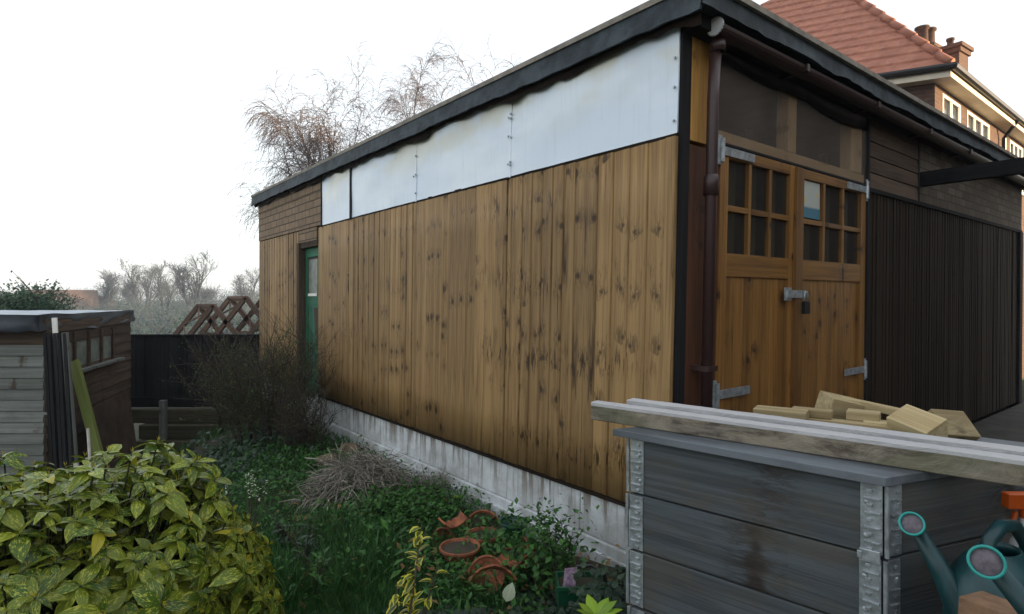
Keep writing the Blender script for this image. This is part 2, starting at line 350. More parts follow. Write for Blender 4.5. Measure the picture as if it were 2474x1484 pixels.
# ------------------------------------------------------------------ garage frame
CX, CY = .777, 2.83
AZ = math.atan2(1453, 1839)            # rotation of the door wall direction
dR = V((math.cos(AZ), math.sin(AZ), 0)); dL = V((-math.sin(AZ), math.cos(AZ), 0))
def gloc(X, Y):                        # world -> garage local (t, s)
    d = V((X-CX, Y-CY, 0)); return d.dot(dR), d.dot(dL)
def gw(t, s, z=0): return V((CX, CY, 0)) + dR*t + dL*s + V((0, 0, z))
def lean(p):                           # the whole timber frame leans a touch to the left at its foot
    X = (V((CX, CY, 0)) + dR*p.x + dL*p.y).x
    d = .022*(p.z-1.45)*sst(X, -2.6, .8)*(1-.6*sst(X, 1.2, 3.0))
    return V((p.x + dR.x*d, p.y + dL.x*d, p.z))
def terr(X, Y):
    t, s = gloc(X, Y); n = -t
    z = -.85*max(sst(n, .5, 2.6)*sst(s, .9, 5.0), sst(-X, 3.0, 4.3)*sst(Y, 5.0, 7.2))
    if s < 1.5: z += .26*sst(t, -.5, .5)*sst(-s, -1.0, .2)
    z += .025*ns(X*1.7, Y*1.7)*sst(n+.1, 0, .5) + .05*ns(X*.5, Y*.5, 3)*sst(n, 0, 2)
    if .4 < t < 6.0 and .4 < s < 6.6: z = min(z, .0)
    if t > -.2 and s > -4: z = min(z, .20)
    far = sst(Y, 9.5, 26); z = lerp(z, -3.2, far)
    z += 3.6*sst(Y, 55, 260) + .5*ns(X*.03, Y*.03)*sst(Y, 20, 50)
    return z

g = MB(); xs, ys = [], []
def axis_pts(a, lim, fine, end):
    out = [0]; st = fine
    while out[-1] < end:
        out.append(out[-1]+st)
        if out[-1] > lim: st *= 1.18
    return out
xp = axis_pts(0, 7, .16, 320); xs = sorted([-q for q in xp[1:]]+xp)
ys = [-q for q in axis_pts(0, 3, .4, 60)[1:]][::-1] + axis_pts(0, 12, .16, 330)
vs_, fs = [], []
for yv in ys:
    for xv in xs: vs_.append((xv, yv, terr(xv, yv)))
nx = len(xs)
for j in range(len(ys)-1):
    for i in range(nx-1): a = j*nx+i; fs.append((a, a+1, a+nx+1, a+nx))
g.add(vs_, fs, None, .5)
o = g.build('ground', M['ground'], smooth=True); o['kind'] = 'structure'; o['label'] = 'dark garden soil sloping away to the left'

# ------------------------------------------------------------------ garage
G = thing('timber_garage', 'long flat-roofed timber garage clad in brown vertical boards with milky upper panels', 'garage', (CX, CY, 0), AZ)
def gp(mb, name, mat, parent=None, **k):
    return mb.build(name, mat, parent or G, local=True, deform=lean, **k)
ZB, ZT, ZR = .405, 2.235, 2.84
SE, TE = 6.92, 6.1
def feather(mb, a0, a1, z0, z1, plane, width=.108, seed=1, jag=.0, flip=False):
    """vertical feather-edge boards along a wall, cut in packs from the same log so that knots repeat across neighbours"""
    r = random.Random(seed); a = a0; left = 0
    while a < a1-.01:
        if left <= 0: left = r.randint(1, 4); pack = r.random(); pz = r.uniform(-.1, .1); wpk = width*r.uniform(.82, 1.15)
        left -= 1
        wd = min(wpk*r.uniform(.94, 1.05), a1-a); jz = pz+r.uniform(-.03, .03)+r.choice((0, 0, .35, -.6)); mir = r.choice((0, 1))
        zb = z0 + r.uniform(-jag, jag); rn = pack*.6+r.random()*.4
        th, tn = r.uniform(.006, .010), .003
        n0, n1 = (th, tn) if not flip else (tn, th)
        a2 = a+wd+.006
        def P(al, nn, z):
            return (-nn, al, z) if plane == 'L' else (al, -nn, z)
        zs = [zb+(z1-zb)*k/6 for k in range(7)]; vv, tt = [], []
        bow = r.uniform(-.004, .004); tw = r.uniform(-.004, .005); cup = r.uniform(-.001, .003)
        for k, z in enumerate(zs):
            b = bow*math.sin(math.pi*k/6)+.0015*ns(k*.9, rn*40); t_ = tw*math.cos(math.pi*k/6+rn*6)
            cs = [(a, -.02), (a2, -.02)] + [(a+(1-f)*(a2-a), lerp(n1, n0, f)+cup*math.sin(math.pi*f)+t_*(f-.5)) for f in (0, .12, .35, .65, .88, 1)]
            for (al, nn) in cs:
                vv.append(P(al+b, nn, z)); lx = (al-a) if not mir else (wd-(al-a))*.97
                tt.append((pack*61+lx, pack*7+nn*.3+rn*.012, z+jz))
        ff = []; m_ = 8
        for k in range(6):
            for q in range(m_): ff.append((k*m_+q, k*m_+(q+1) % m_, (k+1)*m_+(q+1) % m_, (k+1)*m_+q))
        ff += [tuple(range(m_))[::-1], tuple(6*m_+q for q in range(m_))]
        if plane == 'L': ff = [f[::-1] for f in ff]
        mb.add(vv, [f[::-1] for f in ff], tt, rn)
        a += wd
# board panels of the long side
seams = [0.0, 1.315, 2.555, 3.85, 4.67]
for i in range(4):
    b = MB(); feather(b, seams[i]+(.06 if i == 0 else .007), seams[i+1]-.013, ZB+[-.0,.004,0,.0][i], ZT-.008, 'L', seed=11+i*3, jag=.002, flip=(i % 2 == 1))
    gp(b, 'board_panel', M['board'], smooth=True)
b = MB(); feather(b, 5.30, SE, ZB, 2.24, 'L', seed=31); gp(b, 'board_panel', M['board'])
b = MB(); b.box(-.024, .0, .0, .055, ZB-.01, ZT-.01, 'z', .7); gp(b, 'corner_trim', M['board'])
b = MB(); b.box(-.012, .0, .0, 4.66, ZB-.022, ZB-.004, 'y', .2); b.box(-.012, .0, 5.30, SE, ZB-.022, ZB-.004, 'y', .2)
b.box(-.006, .002, .0, 4.66, ZT-.006, ZT+.012, 'y', .2)
gp(b, 'bottom_rail', M['darkboard'])
# milky panels
pb = [(0.0, 1.280), (1.292, 2.505), (2.515, 3.765), (3.80, 4.54)]
for i, (a, c_) in enumerate(pb):
    b = MB(); N, K = 30, 12; vv, ff = [], []
    for j in range(K+1):
        for k in range(N+1):
            y = lerp(a, c_, k/N); z = lerp(ZT+.006, 2.86, j/K); fx = math.sin(math.pi*k/N)
            off = .006 + .040*fx*sst(j/K, .1, .9)*(.5+ns(y*1.9, z*3.5, i*3)) + .006*ns(y*5, z*4)
            vv.append((-off-.004, y, z))
    for j in range(K):
        for k in range(N):
            q = j*(N+1)+k; ff.append((q, q+N+1, q+N+2, q+1))
    b.add(vv, ff, None, i*.2)
    b.box(-.004, -.001, a, c_, ZT+.006, 2.86, 'z', .3)
    o = gp(b, 'milky_panel', M['poly'], smooth=True)
    if i == 3: o['label'] = 'narrow milky panel at the far end'
for y in (1.286, 2.510):
    b = MB(); b.box(-.014, .0, y-.009, y+.009, ZT, 2.75, 'z', .4); gp(b, 'panel_joint', M['poly'])

b = MB(); b.box(-.022, 0, 3.767, 3.797, ZT-.01, 2.8, 'z'); gp(b, 'dark_batten', M['blackwood'])
b = MB(); b.box(-.02, 0, 4.545, 4.56, ZT-.01, 2.8, 'z'); gp(b, 'dark_batten', M['blackwood'])
for (y, zz) in [(1.275, q) for q in (2.31, 2.33, 2.49, 2.61, 2.64)]+[(1.297, q) for q in (2.32, 2.5, 2.62)]+[(2.5, q) for q in (2.3, 2.45, 2.6)]+[(2.53, 2.44), (.015, 2.3), (.015, 2.46), (.015, 2.6)]:
    b = MB(); b.lathe((-.022, y, zz), [(0, -.006), (.006, -.005), (.008, .004), (0, .008)], 6, (1, 0, 0)); gp(b, 'fixing_screw', M['galv'])
# brick-felt boarding at the far end
b = MB(); b.box(-.014, .0, 4.56, SE, 2.25, 2.80, 'y'); b.box(-.020, -.014, 4.56, SE, 2.62, 2.80, 'y'); gp(b, 'patterned_felt', M['brickfelt'])
b = MB(); b.box(-.012, .0, 4.70, 5.27, 2.10, 2.24, 'y'); gp(b, 'felt_over_door', M['brickfelt'])
# recessed side door and its frame
D = MB(); D.box(.06, .10, 4.66, 5.22, .35, 2.03, 'z', .3)
for z0, z1 in ((.35,.50),(1.35,1.48),(1.93,2.03)): D.box(.048, .058, 4.74, 5.22, z0, z1, 'y')
for y0 in (4.74, 5.14): D.box(.049, .059, y0, y0+.08, .35, 2.03, 'z')
for k in range(5): D.box(.055, .06, 4.83+k*.062, 4.885+k*.062, .5, 1.35, 'z')
D = gp(D, 'side_door', M['greendoor']); D['label'] = 'green painted side door recessed in its dark frame'
b = MB(); b.box(.050, .056, 4.84, 5.12, 1.50, 1.90); gp(b, 'window_pane', M['shedglass'], D)
b = MB(); b.box(.040, .047, 4.84, 5.12, 1.48, 1.51, 'y'); gp(b, 'glazing_bar', M['whiteframe'], D)
b = MB(); b.box(-.03, .15, 5.225, 5.29, .3, 2.10); b.box(.0, .12, 4.66, 4.675, .3, 2.10); b.box(-.01, .12, 4.676, 5.225, 2.035, 2.10, 'y')
gp(b, 'side_door_frame', M['shedbrown'])
# concrete plinth: block by block
b = MB(); y = 0.0; r = random.Random(5); k = 0
while y < SE:
    wd = min([.61,.22,.45,.45,.3,.6,.45][k % 7], SE-y+.0); k += 1
    if wd < .03: break
    if not (4.6 < y < 5.2): b.box(.004+r.uniform(0,.004), .10, y+.002, y+wd-.002, .155, ZB-.024, 'y')
    else: b.box(.004, .10, y+.002, y+wd-.002, .155, .30, 'y')
    y += wd
b.box(-.012, .10, -.05, SE, -.02, .153, 'y', .3); b.box(.0, .1, -.05, -.002, .155, ZB-.024, 'y', .3)
b.box(-.032, -.013, .2, 3.0, -.1, .10, 'y', .6); b.box(-.05, -.033, 1.2, 3.4, -.1, .05, 'y', .8)
gp(b, 'concrete_plinth', M['concrete'], bevel=.006)
# roof slab, felt skirt, edge trim
b = MB(); b.box(-.066, 7.1, -.16, SE+.08, 2.79, 2.86, 'x'); gp(b, 'roof', M['felt'])
sk = MB(); vv, ff = [], []; N = 260
def wave(u): return .045*ns(u*1.6, 3)-.045*abs(ns(u*2.6, 8))+.015+.010*ns(u*9, 1)
path = [(-.078, lerp(-.17, SE+.09, k/N)) for k in range(N+1)]
for k, (x_, y_) in enumerate(path):
    wv_ = wave(y_*1.4); bz = 2.745 + wv_*.25
    o_ = .008*ns(y_*6, 4)+.007*ns(y_*15, 2)-.004
    vv += [(x_-.004, y_, 2.862), (x_-.006+o_*.3, y_, lerp(2.862, bz, .5)), (x_-.012+o_, y_, bz), (x_+.004+o_, y_, bz+.001), (x_+.01, y_, 2.84)]
for k in range(N):
    for q in range(4): a = k*5+q; ff.append((a, a+5, a+6, a+1))
sk.add(vv, ff, None, .4)
vv, ff = [], []
for k in range(N+1):
    x_ = lerp(-.085, 7.12, k/N); wv_ = wave(x_*1.1+40); bz = 2.765+wv_*.5; o_ = .007*ns(x_*6, 4, 3)+.005*ns(x_*14, 4, 3)
    vv += [(x_, -.168, 2.862), (x_, -.172-o_*.3, 2.81), (x_, -.176-o_, bz), (x_, -.16-o_, bz+.001), (x_, -.158, 2.84)]
for k in range(N):
    for q in range(4): a = k*5+q; ff.append((a, a+1, a+6, a+5))
sk.add(vv, ff, None, .6)
gp(sk, 'felt_skirt', M['felt'])
sk = MB(); vv, ff = [], []
for k in range(N*2+1):
    y_ = lerp(-.15, SE+.06, k/N/2); wv_ = wave(y_*1.4); bz = 2.712+wv_; o_ = .006*ns(y_*7, 5)
    vv += [(-.060, y_, 2.80), (-.056+o_*.5, y_, lerp(2.80, bz, .6)), (-.050+o_, y_, bz), (-.046+o_, y_, bz+.002)]
for k in range(N*2):
    for q in range(3): a = k*4+q; ff.append((a, a+4, a+5, a+1))
sk.add(vv, ff, None, .2); M['underlay'] = plain('torn_underlay', (.022,.015,.012), .85, .4, 8, bump=.4, spec=.1)
gp(sk, 'torn_underlay', M['underlay'])
b = MB(); b.box(-.092, -.05, -.19, SE+.1, 2.862, 2.892, 'y'); b.box(-.05, 7.13, -.19, -.145, 2.862, 2.892, 'x'); gp(b, 'roof_edge_trim', M['felt_edge'])
# soffit dark board behind the door-side skirt
b = MB(); b.box(.0, 6.95, -.10, -.0, 2.72, 2.788, 'x'); gp(b, 'fascia_board', M['blackwood'])
# sagging dark liner under the gutter
b = MB(); vv, ff = [], []
for k in range(81):
    x_ = lerp(.30, 2.16, k/80); sag = .07*abs(math.sin(math.pi*(x_-.30)/.93)) + .02*ns(x_*6, 1)
    vv += [(x_, -.018, 2.74), (x_, -.022-.01*ns(x_*4, 2), 2.665-.03*sst(x_, .9, 1.35)-sag*.5), (x_, -.008, 2.74)]
for k in range(80):
    for q in range(2): a = k*3+q; ff.append((a, a+1, a+4, a+3))
b.add(vv, ff, None, .4); gp(b, 'liner_edge', M['black'], smooth=True)
# gutter and downpipe
b = MB(); prof = [(.045*math.cos(R(a)), .045*math.sin(R(a))) for a in range(180, 361, 20)]
vv, ff = [], []
for xx in (.10, 6.95):
    for (py, pz) in prof: vv.append((xx, -.12+py, 2.735+pz))
    for (py, pz) in prof[::-1]: vv.append((xx, -.12+py*.92, 2.735+pz*.92+.001))
L_ = len(prof)*2
for q in range(L_): ff.append((q, L_+q, L_+(q+1) % L_, (q+1) % L_))
ff += [tuple(range(L_))[::-1], tuple(range(L_, 2*L_))]; b.add(vv, ff, None, .5)
for xx in (.9, 1.9, 2.9, 3.9, 4.9): b.box(xx, xx+.03, -.178, -.02, 2.70, 2.74, 'y')
M['gutter'] = plain('dark_gutter_plastic', (.028,.014,.012), .45, .2, 3, spec=.4); GU = gp(b, 'gutter', M['gutter'])
b = MB(); b.lathe((.104, -.12, 2.735), [(0, 0), (.045, 0), (.045, .004), (0, .004)], 18, (-1, 0, 0)); gp(b, 'gutter_end_cap', M['whiteplastic'], GU)
b = MB(); b.tube([(.165, -.085, 2.70), (.165, -.075, 2.42), (.165, -.075, .26)], .028, 14)
b.lathe((.165, -.075, 1.95), [(.030, 0), (.036, .0), (.036, .09), (.030, .1)], 14); b.lathe((.165, -.095, 2.64), [(.03, 0), (.037, 0), (.037, .06), (.03, .06)], 14)
DP = gp(b, 'downpipe', M['pipe'], smooth=True)
b = MB()
for zz in (1.1,): b.box(.125, .205, -.108, -.0, zz, zz+.025, 'x')
gp(b, 'pipe_clip', M['pipe'], DP)
# corner posts
b = MB(); b.box(.0, .075, -.012, .06, .2, 2.79, 'z'); gp(b, 'corner_post', M['blackwood'])
b = MB(); b.box(.080, .245, -.010, .05, 2.22, 2.75, 'z'); gp(b, 'ochre_post', M['board_ochre'])
b = MB(); b.box(.080, .30, -.008, .05, .2, 2.20, 'z'); gp(b, 'red_brown_jamb', M['doorwood_red'])
# smoky panel over the doors and the studs behind it
b = MB(); b.box(.31, 2.14, -.014, -.008, 2.25, 2.76, 'z', .4); gp(b, 'smoky_panel', M['polydark'])
b = MB(); b.box(1.05, 1.15, .0, .07, 2.32, 2.79); gp(b, 'stud', M['stud']); b = MB(); b.box(1.92, 2.10, .0, .07, 2.32, 2.79); gp(b, 'stud', M['stud']); b = MB(); b.box(.30, 2.14, .0, .07, 2.252, 2.315, 'x'); gp(b, 'cross_rail', M['stud'])
b = MB(); b.box(2.14, 2.17, -.03, .05, .2, 2.78); b.box(.31, 2.14, -.022, .0, 2.238, 2.250, 'x'); gp(b, 'dark_batten', M['blackwood'])
# doors
def door(t0, t1, name, lab, dark):
    mt = M['doorwood']
    b = MB(); zt, zb = 2.232, .24; sw = .075
    b.box(t0, t0+sw, -.022, .022, zb, zt); b.box(t1-sw, t1, -.022, .022, zb, zt)
    b.box(t0+sw, t1-sw, -.020, .02, 2.175, zt, 'x')
    b.box(t0+sw, t1-sw, -.020, .02, 1.565, 1.685, 'x')
    cols = 3; W = t1-t0-2*sw; mw = .028
    for k in range(1, cols): c0 = t0+sw+W*k/cols-mw/2; b.box(c0, c0+mw, -.018, .015, 1.685, 2.175)
    for k in range(cols):
        c0 = t0+sw+W*k/cols+(mw/2 if k else 0); c1 = t0+sw+W*(k+1)/cols-(mw/2 if k < cols-1 else 0)
        b.box(c0, c1, -.016, .014, 1.905, 1.935, 'x')
    nb = 7; bw = W/nb
    for k in range(nb): b.box(t0+sw+k*bw+.002, t0+sw+(k+1)*bw-.002, -.010, .01, zb+.002, 1.565)
    d = gp(b, name, mt, bevel=.002); d['label'] = lab
    p = MB()
    for k in range(cols):
        for z0, z1 in ((1.685, 1.905), (1.935, 2.175)):
            p.box(t0+sw+W*k/cols, t0+sw+W*(k+1)/cols, .002, .005, z0, z1)
    gp(p, 'glass_panes', M['glass'], d)
    q = MB()  # pale strips added behind the glass, imitating light at each pane's right side
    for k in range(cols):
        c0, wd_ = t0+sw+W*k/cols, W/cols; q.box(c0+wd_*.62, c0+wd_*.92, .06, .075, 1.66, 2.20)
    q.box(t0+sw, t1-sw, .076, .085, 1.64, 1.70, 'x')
    gp(q, 'pane_light_strips', M['slat'], d)
    return d
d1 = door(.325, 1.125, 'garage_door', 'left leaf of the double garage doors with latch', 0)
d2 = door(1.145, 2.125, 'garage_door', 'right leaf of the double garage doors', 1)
b = MB(); b.box(1.095, 1.16, -.040, -.023, .24, 2.225); gp(b, 'cover_strip', M['doorwood'], d1)
b = MB(); b.box(.28, .323, -.015, .02, .24, 2.235); gp(b, 'door_jamb', M['doorwood_red'])
def hinge(t, z, sgn, par):
    b = MB(); b.box(min(t, t+sgn*.30), max(t, t+sgn*.30), -.032, -.023, z-.022, z+.022, 'x'); b.tube([(t-sgn*.01, -.032, z-.06), (t-sgn*.01, -.032, z+.06)], .012, 8)
    b.box(min(t-sgn*.045, t-sgn*.01), max(t-sgn*.045, t-sgn*.01), -.028, -.02, z-.075, z+.075)
    gp(b, 'strap_hinge', M['galv'], par)
hinge(.335, 2.205, 1, d1); hinge(.335, .96, 1, d1); hinge(2.11, 2.205, -1, d2); hinge(2.11, .96, -1, d2)
b = MB(); b.box(.985, 1.155, -.052, -.041, 1.455, 1.50, 'x'); b.box(.96, 1.04, -.045, -.0415, 1.44, 1.515, 'x'); b.box(1.165, 1.19, -.06, -.03, 1.455, 1.50)
gp(b, 'latch', M['galv'], d1)
# inside: back panel and floor so that the windows look into a dark garage
b = MB(); b.box(.02, 6.1, 2.6, 2.65, .05, 2.78, 'z'); b.box(.06, .09, .06, SE-.05, .4, 2.2, 'y'); b.box(.1, 6.1, .1, SE, .0, .05, 'y')
b.box(.15, .19, .06, SE-.05, 2.2, 2.78, 'y')
gp(b, 'inner_lining', M['interior'])
b = MB(); [b.box(.5+k*.6, .57+k*.6, .6, .65, .2, 2.7) for k in range(5)]; gp(b, 'stud', M['stud'])
# right-hand cladding
b = MB(); feather(b, 2.17, 6.35, .27, 2.205, 'R', width=.058, seed=77); gp(b, 'dark_board_cladding', M['darkboard'])
b = MB(); b.box(6.35, 6.47, -.03, .1, .2, 2.21); b.box(2.17, 6.47, -.022, .0, 2.205, 2.235, 'x'); gp(b, 'dark_end_post', M['blackwood'])
b = MB()
for k, z in enumerate((2.235, 2.345, 2.455, 2.565, 2.67)):
    b.hexa((2.175, -.02, z), (0, .02, 0), (0, .006, .105), (.97, 0, 0))
gp(b, 'brown_upper_boards', M['shedbrown'])
b = MB(); b.box(3.155, 6.47, -.014, 0, 2.235, 2.72, 'x'); gp(b, 'patched_felt', M['brickfelt_x'])
b = MB(); b.box(3.145, 3.175, -.022, .0, 2.235, 2.72); gp(b, 'dark_batten', M['blackwood'])
b = MB(); b.box(0, 6.47, SE-.05, SE, 0, 2.79, 'z'); b.box(6.42, 6.47, .0, SE, 0, 2.79, 'z'); gp(b, 'rear_wall', M['darkboard'])
b = MB(); b.box(3.17, 3.25, -1.75, -.001, 2.36, 2.47, 'y'); b.box(3.16, 3.26, -1.75, -1.65, .2, 2.36, 'z'); gp(b, 'projecting_beam', M['blackwood'])
# padlock and poster
pl = thing('padlock', 'black padlock hanging from the latch of the garage doors', 'padlock', gw(1.185, -.07, 1.40))
b = MB(); c0 = gw(1.185, -.055, 0)
for dz in (0,):
    o_ = gw(1.155, -.075, 1.36); b.hexa(o_, dR*.058, -dL*-.028, V((0,0,.075)))
b.build('body', M['black'], pl, bevel=.004)
b = MB(); b.tube([gw(1.166, -.06, 1.435), gw(1.166, -.06, 1.475), gw(1.175, -.06, 1.49), gw(1.195, -.06, 1.49), gw(1.203, -.06, 1.475), gw(1.203, -.06, 1.435)], .005, 8); b.build('shackle', M['galv'], pl, smooth=True)
ps = MB(); ps.hexa(gw(1.228, -.014, 1.945), dR*.235, dL*.002, V((0,0,.225)))
m = NT('poster_print'); ob = m.obj(); z = m.xyz(ob)[2]
c = m.mix(m.rng(z, .055, .075), (.05,.16,.22), (.40,.42,.38)); c = m.mix(m.math('MULTIPLY', m.rng(m.noise(m.map(ob,(14,14,8)),1,2), .52, .56), m.rng(z,.08,.1)), c, (.55,.38,.08)); M['poster'] = m.fin(c, .5)
o = ps.build('poster', M['poster'], loc=gw(1.228, -.014, 1.945)); tag(o, 'faded pale poster taped inside the top pane of the right garage door', 'poster')

# dark damp paving in front of the doors
M['paving'] = plain('damp_dark_paving', (.060,.052,.045), .75, .5, 5, bump=.5, bscale=20, spec=.3, col2=(.028,.028,.020))
b = MB(); vv, ff = [], []
for j in range(30):
    for i in range(40):
        t_, s_ = lerp(.02, 9.5, i/39), lerp(-3.5, -.035, j/29); q = gw(t_, s_); vv.append((q.x, q.y, .262+.006*ns(q.x*3, q.y*3)))
for j in range(29):
    for i in range(39): a = j*40+i; ff.append((a, a+1, a+41, a+40))
b.add(vv, ff); o = b.build('yard_paving', M['paving'], smooth=True); o['kind'] = 'structure'; o['label'] = 'dark damp paving in front of the garage doors'

# ------------------------------------------------------------------ house behind
HC = V((7.4, 10, 0)); h1 = V((-.885, .466, 0)).normalized(); h2 = V((.775, .632, 0)).normalized()
H = thing('brick_house', 'two-storey red brick house with red tiled hipped roof behind the garage', 'house', HC)
def HP(a, b_, z): return HC + h1*a + h2*b_ + V((0,0,z))
ov = .30; W1, W2, EZ = 6.5, 12.0, 5.33
def wallq(mb, P, Q, z0, z1, u0=0):
    L = (Q-P).length; n_ = 1
    mb.add([P+V((0,0,z0)), Q+V((0,0,z0)), Q+V((0,0,z1)), P+V((0,0,z1))], [(0,1,2,3)], [(u0,0,z0),(u0+L,0,z0),(u0+L,0,z1),(u0,0,z1)], .5)
b = MB()
c00, c10, c01, c11 = HP(ov,ov,0), HP(W1,ov,0), HP(ov,W2,0), HP(W1,W2,0)
wallq(b, c10, c00, -.5, EZ-.1)
# window openings in the lit face
wins = [(.40, 1.48), (1.90, 3.55), (5.3, 6.6), (7.6, 9.0)]; wz0, wz1 = 3.95, 5.12
inner = h2.cross(V((0,0,1))).normalized()   # outward normal candidates
outn = inner if inner.dot(-HC) > 0 else -inner
edges = [0]+[q for w_ in wins for q in w_]+[W2-ov]
for i in range(len(edges)-1):
    P, Q = c00+h2*edges[i], c00+h2*edges[i+1]
    if i % 2 == 0: wallq(b, P, Q, -.5, EZ-.1, edges[i])
    else: wallq(b, P, Q, -.5, wz0, edges[i]); wallq(b, P, Q, wz1, EZ-.1, edges[i])
wallq(b, c01, c11, -.5, EZ-.1); wallq(b, c11, c10, -.5, EZ-.1)
b.build('brick_wall', M['housebrick'], H)
for (a, e) in wins:
    f = MB(); P = c00+h2*a - outn*.06; W = e-a; nw = 2 if W < 1.2 else 3
    def fb(x0, x1, z0, z1, d=.07): f.hexa(P+h2*x0+V((0,0,z0)), h2*(x1-x0), outn*d, V((0,0,z1-z0)))
    fb(0, W, wz0, wz0+.06, .12); fb(0, W, wz1-.06, wz1)
    for k in range(nw+1):
        x_ = (W-.06)*k/nw; fb(x_, x_+.06, wz0+.06, wz1-.06)
    for k in range(nw):
        x_ = (W-.06)*k/nw+.06; fb(x_, x_+(W-.06)/nw-.06, wz0+.66, wz0+.70, .05)
        for q in (0, 1): fb(x_+ (q*((W-.06)/nw-.10)), x_+.04+(q*((W-.06)/nw-.10)), wz0+.06, wz1-.06, .06)
    fr = f.build('window', M['whiteframe'], H)
    q = MB(); q.hexa(P+h2*.02+V((0,0,wz0+.02))+outn*.02, h2*(W-.04), outn*.006, V((0,0,wz1-wz0-.04))); q.build('pane', M['houseglass'], fr)
    q = MB(); q.hexa(P-outn*.5+h2*-.2+V((0,0,wz0-.3)), h2*(W+.4), outn*.02, V((0,0,2))); q.build('room_curtain', M['interior'], fr)
# soffit, fascias, gutters
b = MB(); e00, e10, e01 = HP(0,0,0), HP(W1+.3,0,0), HP(0,W2+.3,0)
b.add([e00+V((0,0,EZ-.12)), e10+V((0,0,EZ-.12)), HP(W1+.3,W2+.3,EZ-.12), e01+V((0,0,EZ-.12))], [(0,1,2,3)]); 
n1 = -(h1.cross(V((0,0,1)))); n1 = n1 if n1.dot(-HC) > 0 else -n1; n1.normalize()
for (P, d, L, nn) in ((e00, h1, W1+.3, n1), (e00, h2, W2+.3, outn)):
    b.hexa(P+V((0,0,EZ-.13)), d*L, -nn*.03, V((0,0,.13)))
b.build('fascia', M['fascia'], H)
b = MB()
for (P, d, L, nn) in ((e00, h1, W1+.3, n1), (e00, h2, W2+.3, outn)):
    b.tube([P+nn*.05+V((0,0,EZ+.03))-d*.05, P+nn*.05+d*L+V((0,0,EZ+.03))], .062, 8)
b.tube([c00+h2*4.4+outn*.32+V((0,0,EZ)), c00+h2*4.4+outn*.08+V((0,0,EZ-.35)), c00+h2*4.4+outn*.08], .04, 8)
b.build('gutter', M['black'], H)
# roof: stepped tile courses on the two seen slopes
TP = 1.16; sinh_ = abs(h1.cross(h2).z)
def roofpt(a, b_): # height by distance from nearest eave
    return EZ+.06+TP*min(a, b_)*sinh_
RD = 4.3/sinh_*sinh_
b = MB(); nc = 17; mx_ = (W1+.3)/2; st = mx_/nc
for sl_ in (0, 1, 2):
    e0 = HP(W1+.3, 0, 0) if sl_ == 2 else e00
    d, e, L = ((h1, h2, W1+.3), (h2, h1, W2+.3), (h2, -h1, W2+.3))[sl_]
    for k in range(nc):
        q0, q1 = k*st, (k+1)*st
        z0, z1 = EZ+.05+TP*q0*sinh_, EZ+.05+TP*q1*sinh_
        A = e0+d*q0+e*q0; B = e0+d*(L-q0)+e*q0; C_ = e0+d*(L-q1)+e*q1; D_ = e0+d*q1+e*q1
        up = V((0,0,.045))
        pts = [A+V((0,0,z0))+up, B+V((0,0,z0))+up, C_+V((0,0,z1)), D_+V((0,0,z1)), A+V((0,0,z0)), B+V((0,0,z0))]
        b.add(pts, [(0,1,2,3),(4,5,1,0)], [(q0*1.0,k*.7,0),(L,k*.7,0),(L,k*.7+.4,0),(q1,k*.7+.4,0),(q0,k*.7,0),(L,k*.7,0)], k/nc)
zr = EZ+.05+TP*mx_*sinh_
b.add([HP(mx_,W2+.3-mx_,zr), HP(W1+.3,W2+.3,EZ), HP(0,W2+.3,EZ)], [(0,1,2)])
RF = b.build('roof', M['tile'], H)
b = MB(); n_ = 14
for k in range(n_):
    q0, q1 = mx_*k/n_, mx_*(k+1)/n_+.04
    b.tube([e00+(h1+h2)*q0+V((0,0,EZ+.09+TP*q0*sinh_+.02)), e00+(h1+h2)*q1+V((0,0,EZ+.08+TP*q1*sinh_))], [.075, .068], 8)
b.build('hip_tiles', M['tile'], RF, smooth=True)
M['darkpot'] = plain('sooty_chimney_pot', (.085,.042,.030), .9, .4, 8)
def chimney(X, Y, z0, z1, wd, pots, ang=.6):
    b = MB(); a = V((math.cos(ang), math.sin(ang), 0)); c_ = V((-math.sin(ang), math.cos(ang), 0)); P = V((X, Y, 0))
    for (w_, za, zb_) in ((wd, z0, z1-.22), (wd+.10, z1-.22, z1-.1), (wd+.2, z1-.1, z1)):
        b.hexa(P-a*w_/2-c_*w_/2+V((0,0,za)), a*w_, c_*w_, V((0,0,zb_-za)))
    ch = b.build('chimney', M['housebrick'], RF)
    for (dx, hh, rr) in pots:
        q = MB(); q.lathe(P+a*dx+V((0,0,z1)), [(rr*1.15, 0), (rr*1.15, .06), (rr*.9, .1), (rr*.85, hh-.08), (rr*1.1, hh-.06), (rr*1.1, hh), (rr*.8, hh), (rr*.8, .1)], 14); q.build('chimney_pot', M['darkpot'], ch, smooth=True)
chimney(12.05, 16.3, 6.5, 8.30, .62, [(0, .3, .09)])
chimney(12.75, 18.3, 7.5, 9.15, .6, [(-.22, .62, .18), (.22, .66, .20)])
# house-shaped sun blocker added out of view on the right, shading yard and doors
N_ = thing('sun_blocker_house', 'unseen brick house added right of the yard to block the low sun', 'house', (6.7, 0, 0))
b = MB(); NX0, NY1 = 6.7, 6.3; wallq(b, V((NX0, NY1, 0)), V((NX0, -12, 0)), -.5, 4.5); wallq(b, V((NX0, -12, 0)), V((13, -12, 0)), -.5, 4.5); wallq(b, V((13, -12, 0)), V((13, NY1, 0)), -.5, 4.5); wallq(b, V((13, NY1, 0)), V((NX0, NY1, 0)), -.5, 4.5)
b.build('brick_wall', M['housebrick'], N_)
b = MB(); b.add([(6.5,6.5,4.45),(6.5,-12.2,4.45),(9.85,-12.2,6.1),(9.85,6.5,6.1),(13.2,6.5,4.45),(13.2,-12.2,4.45)], [(0,1,2,3),(3,2,5,4),(0,3,4),(1,5,2)]); b.build('roof', M['tile'], N_)


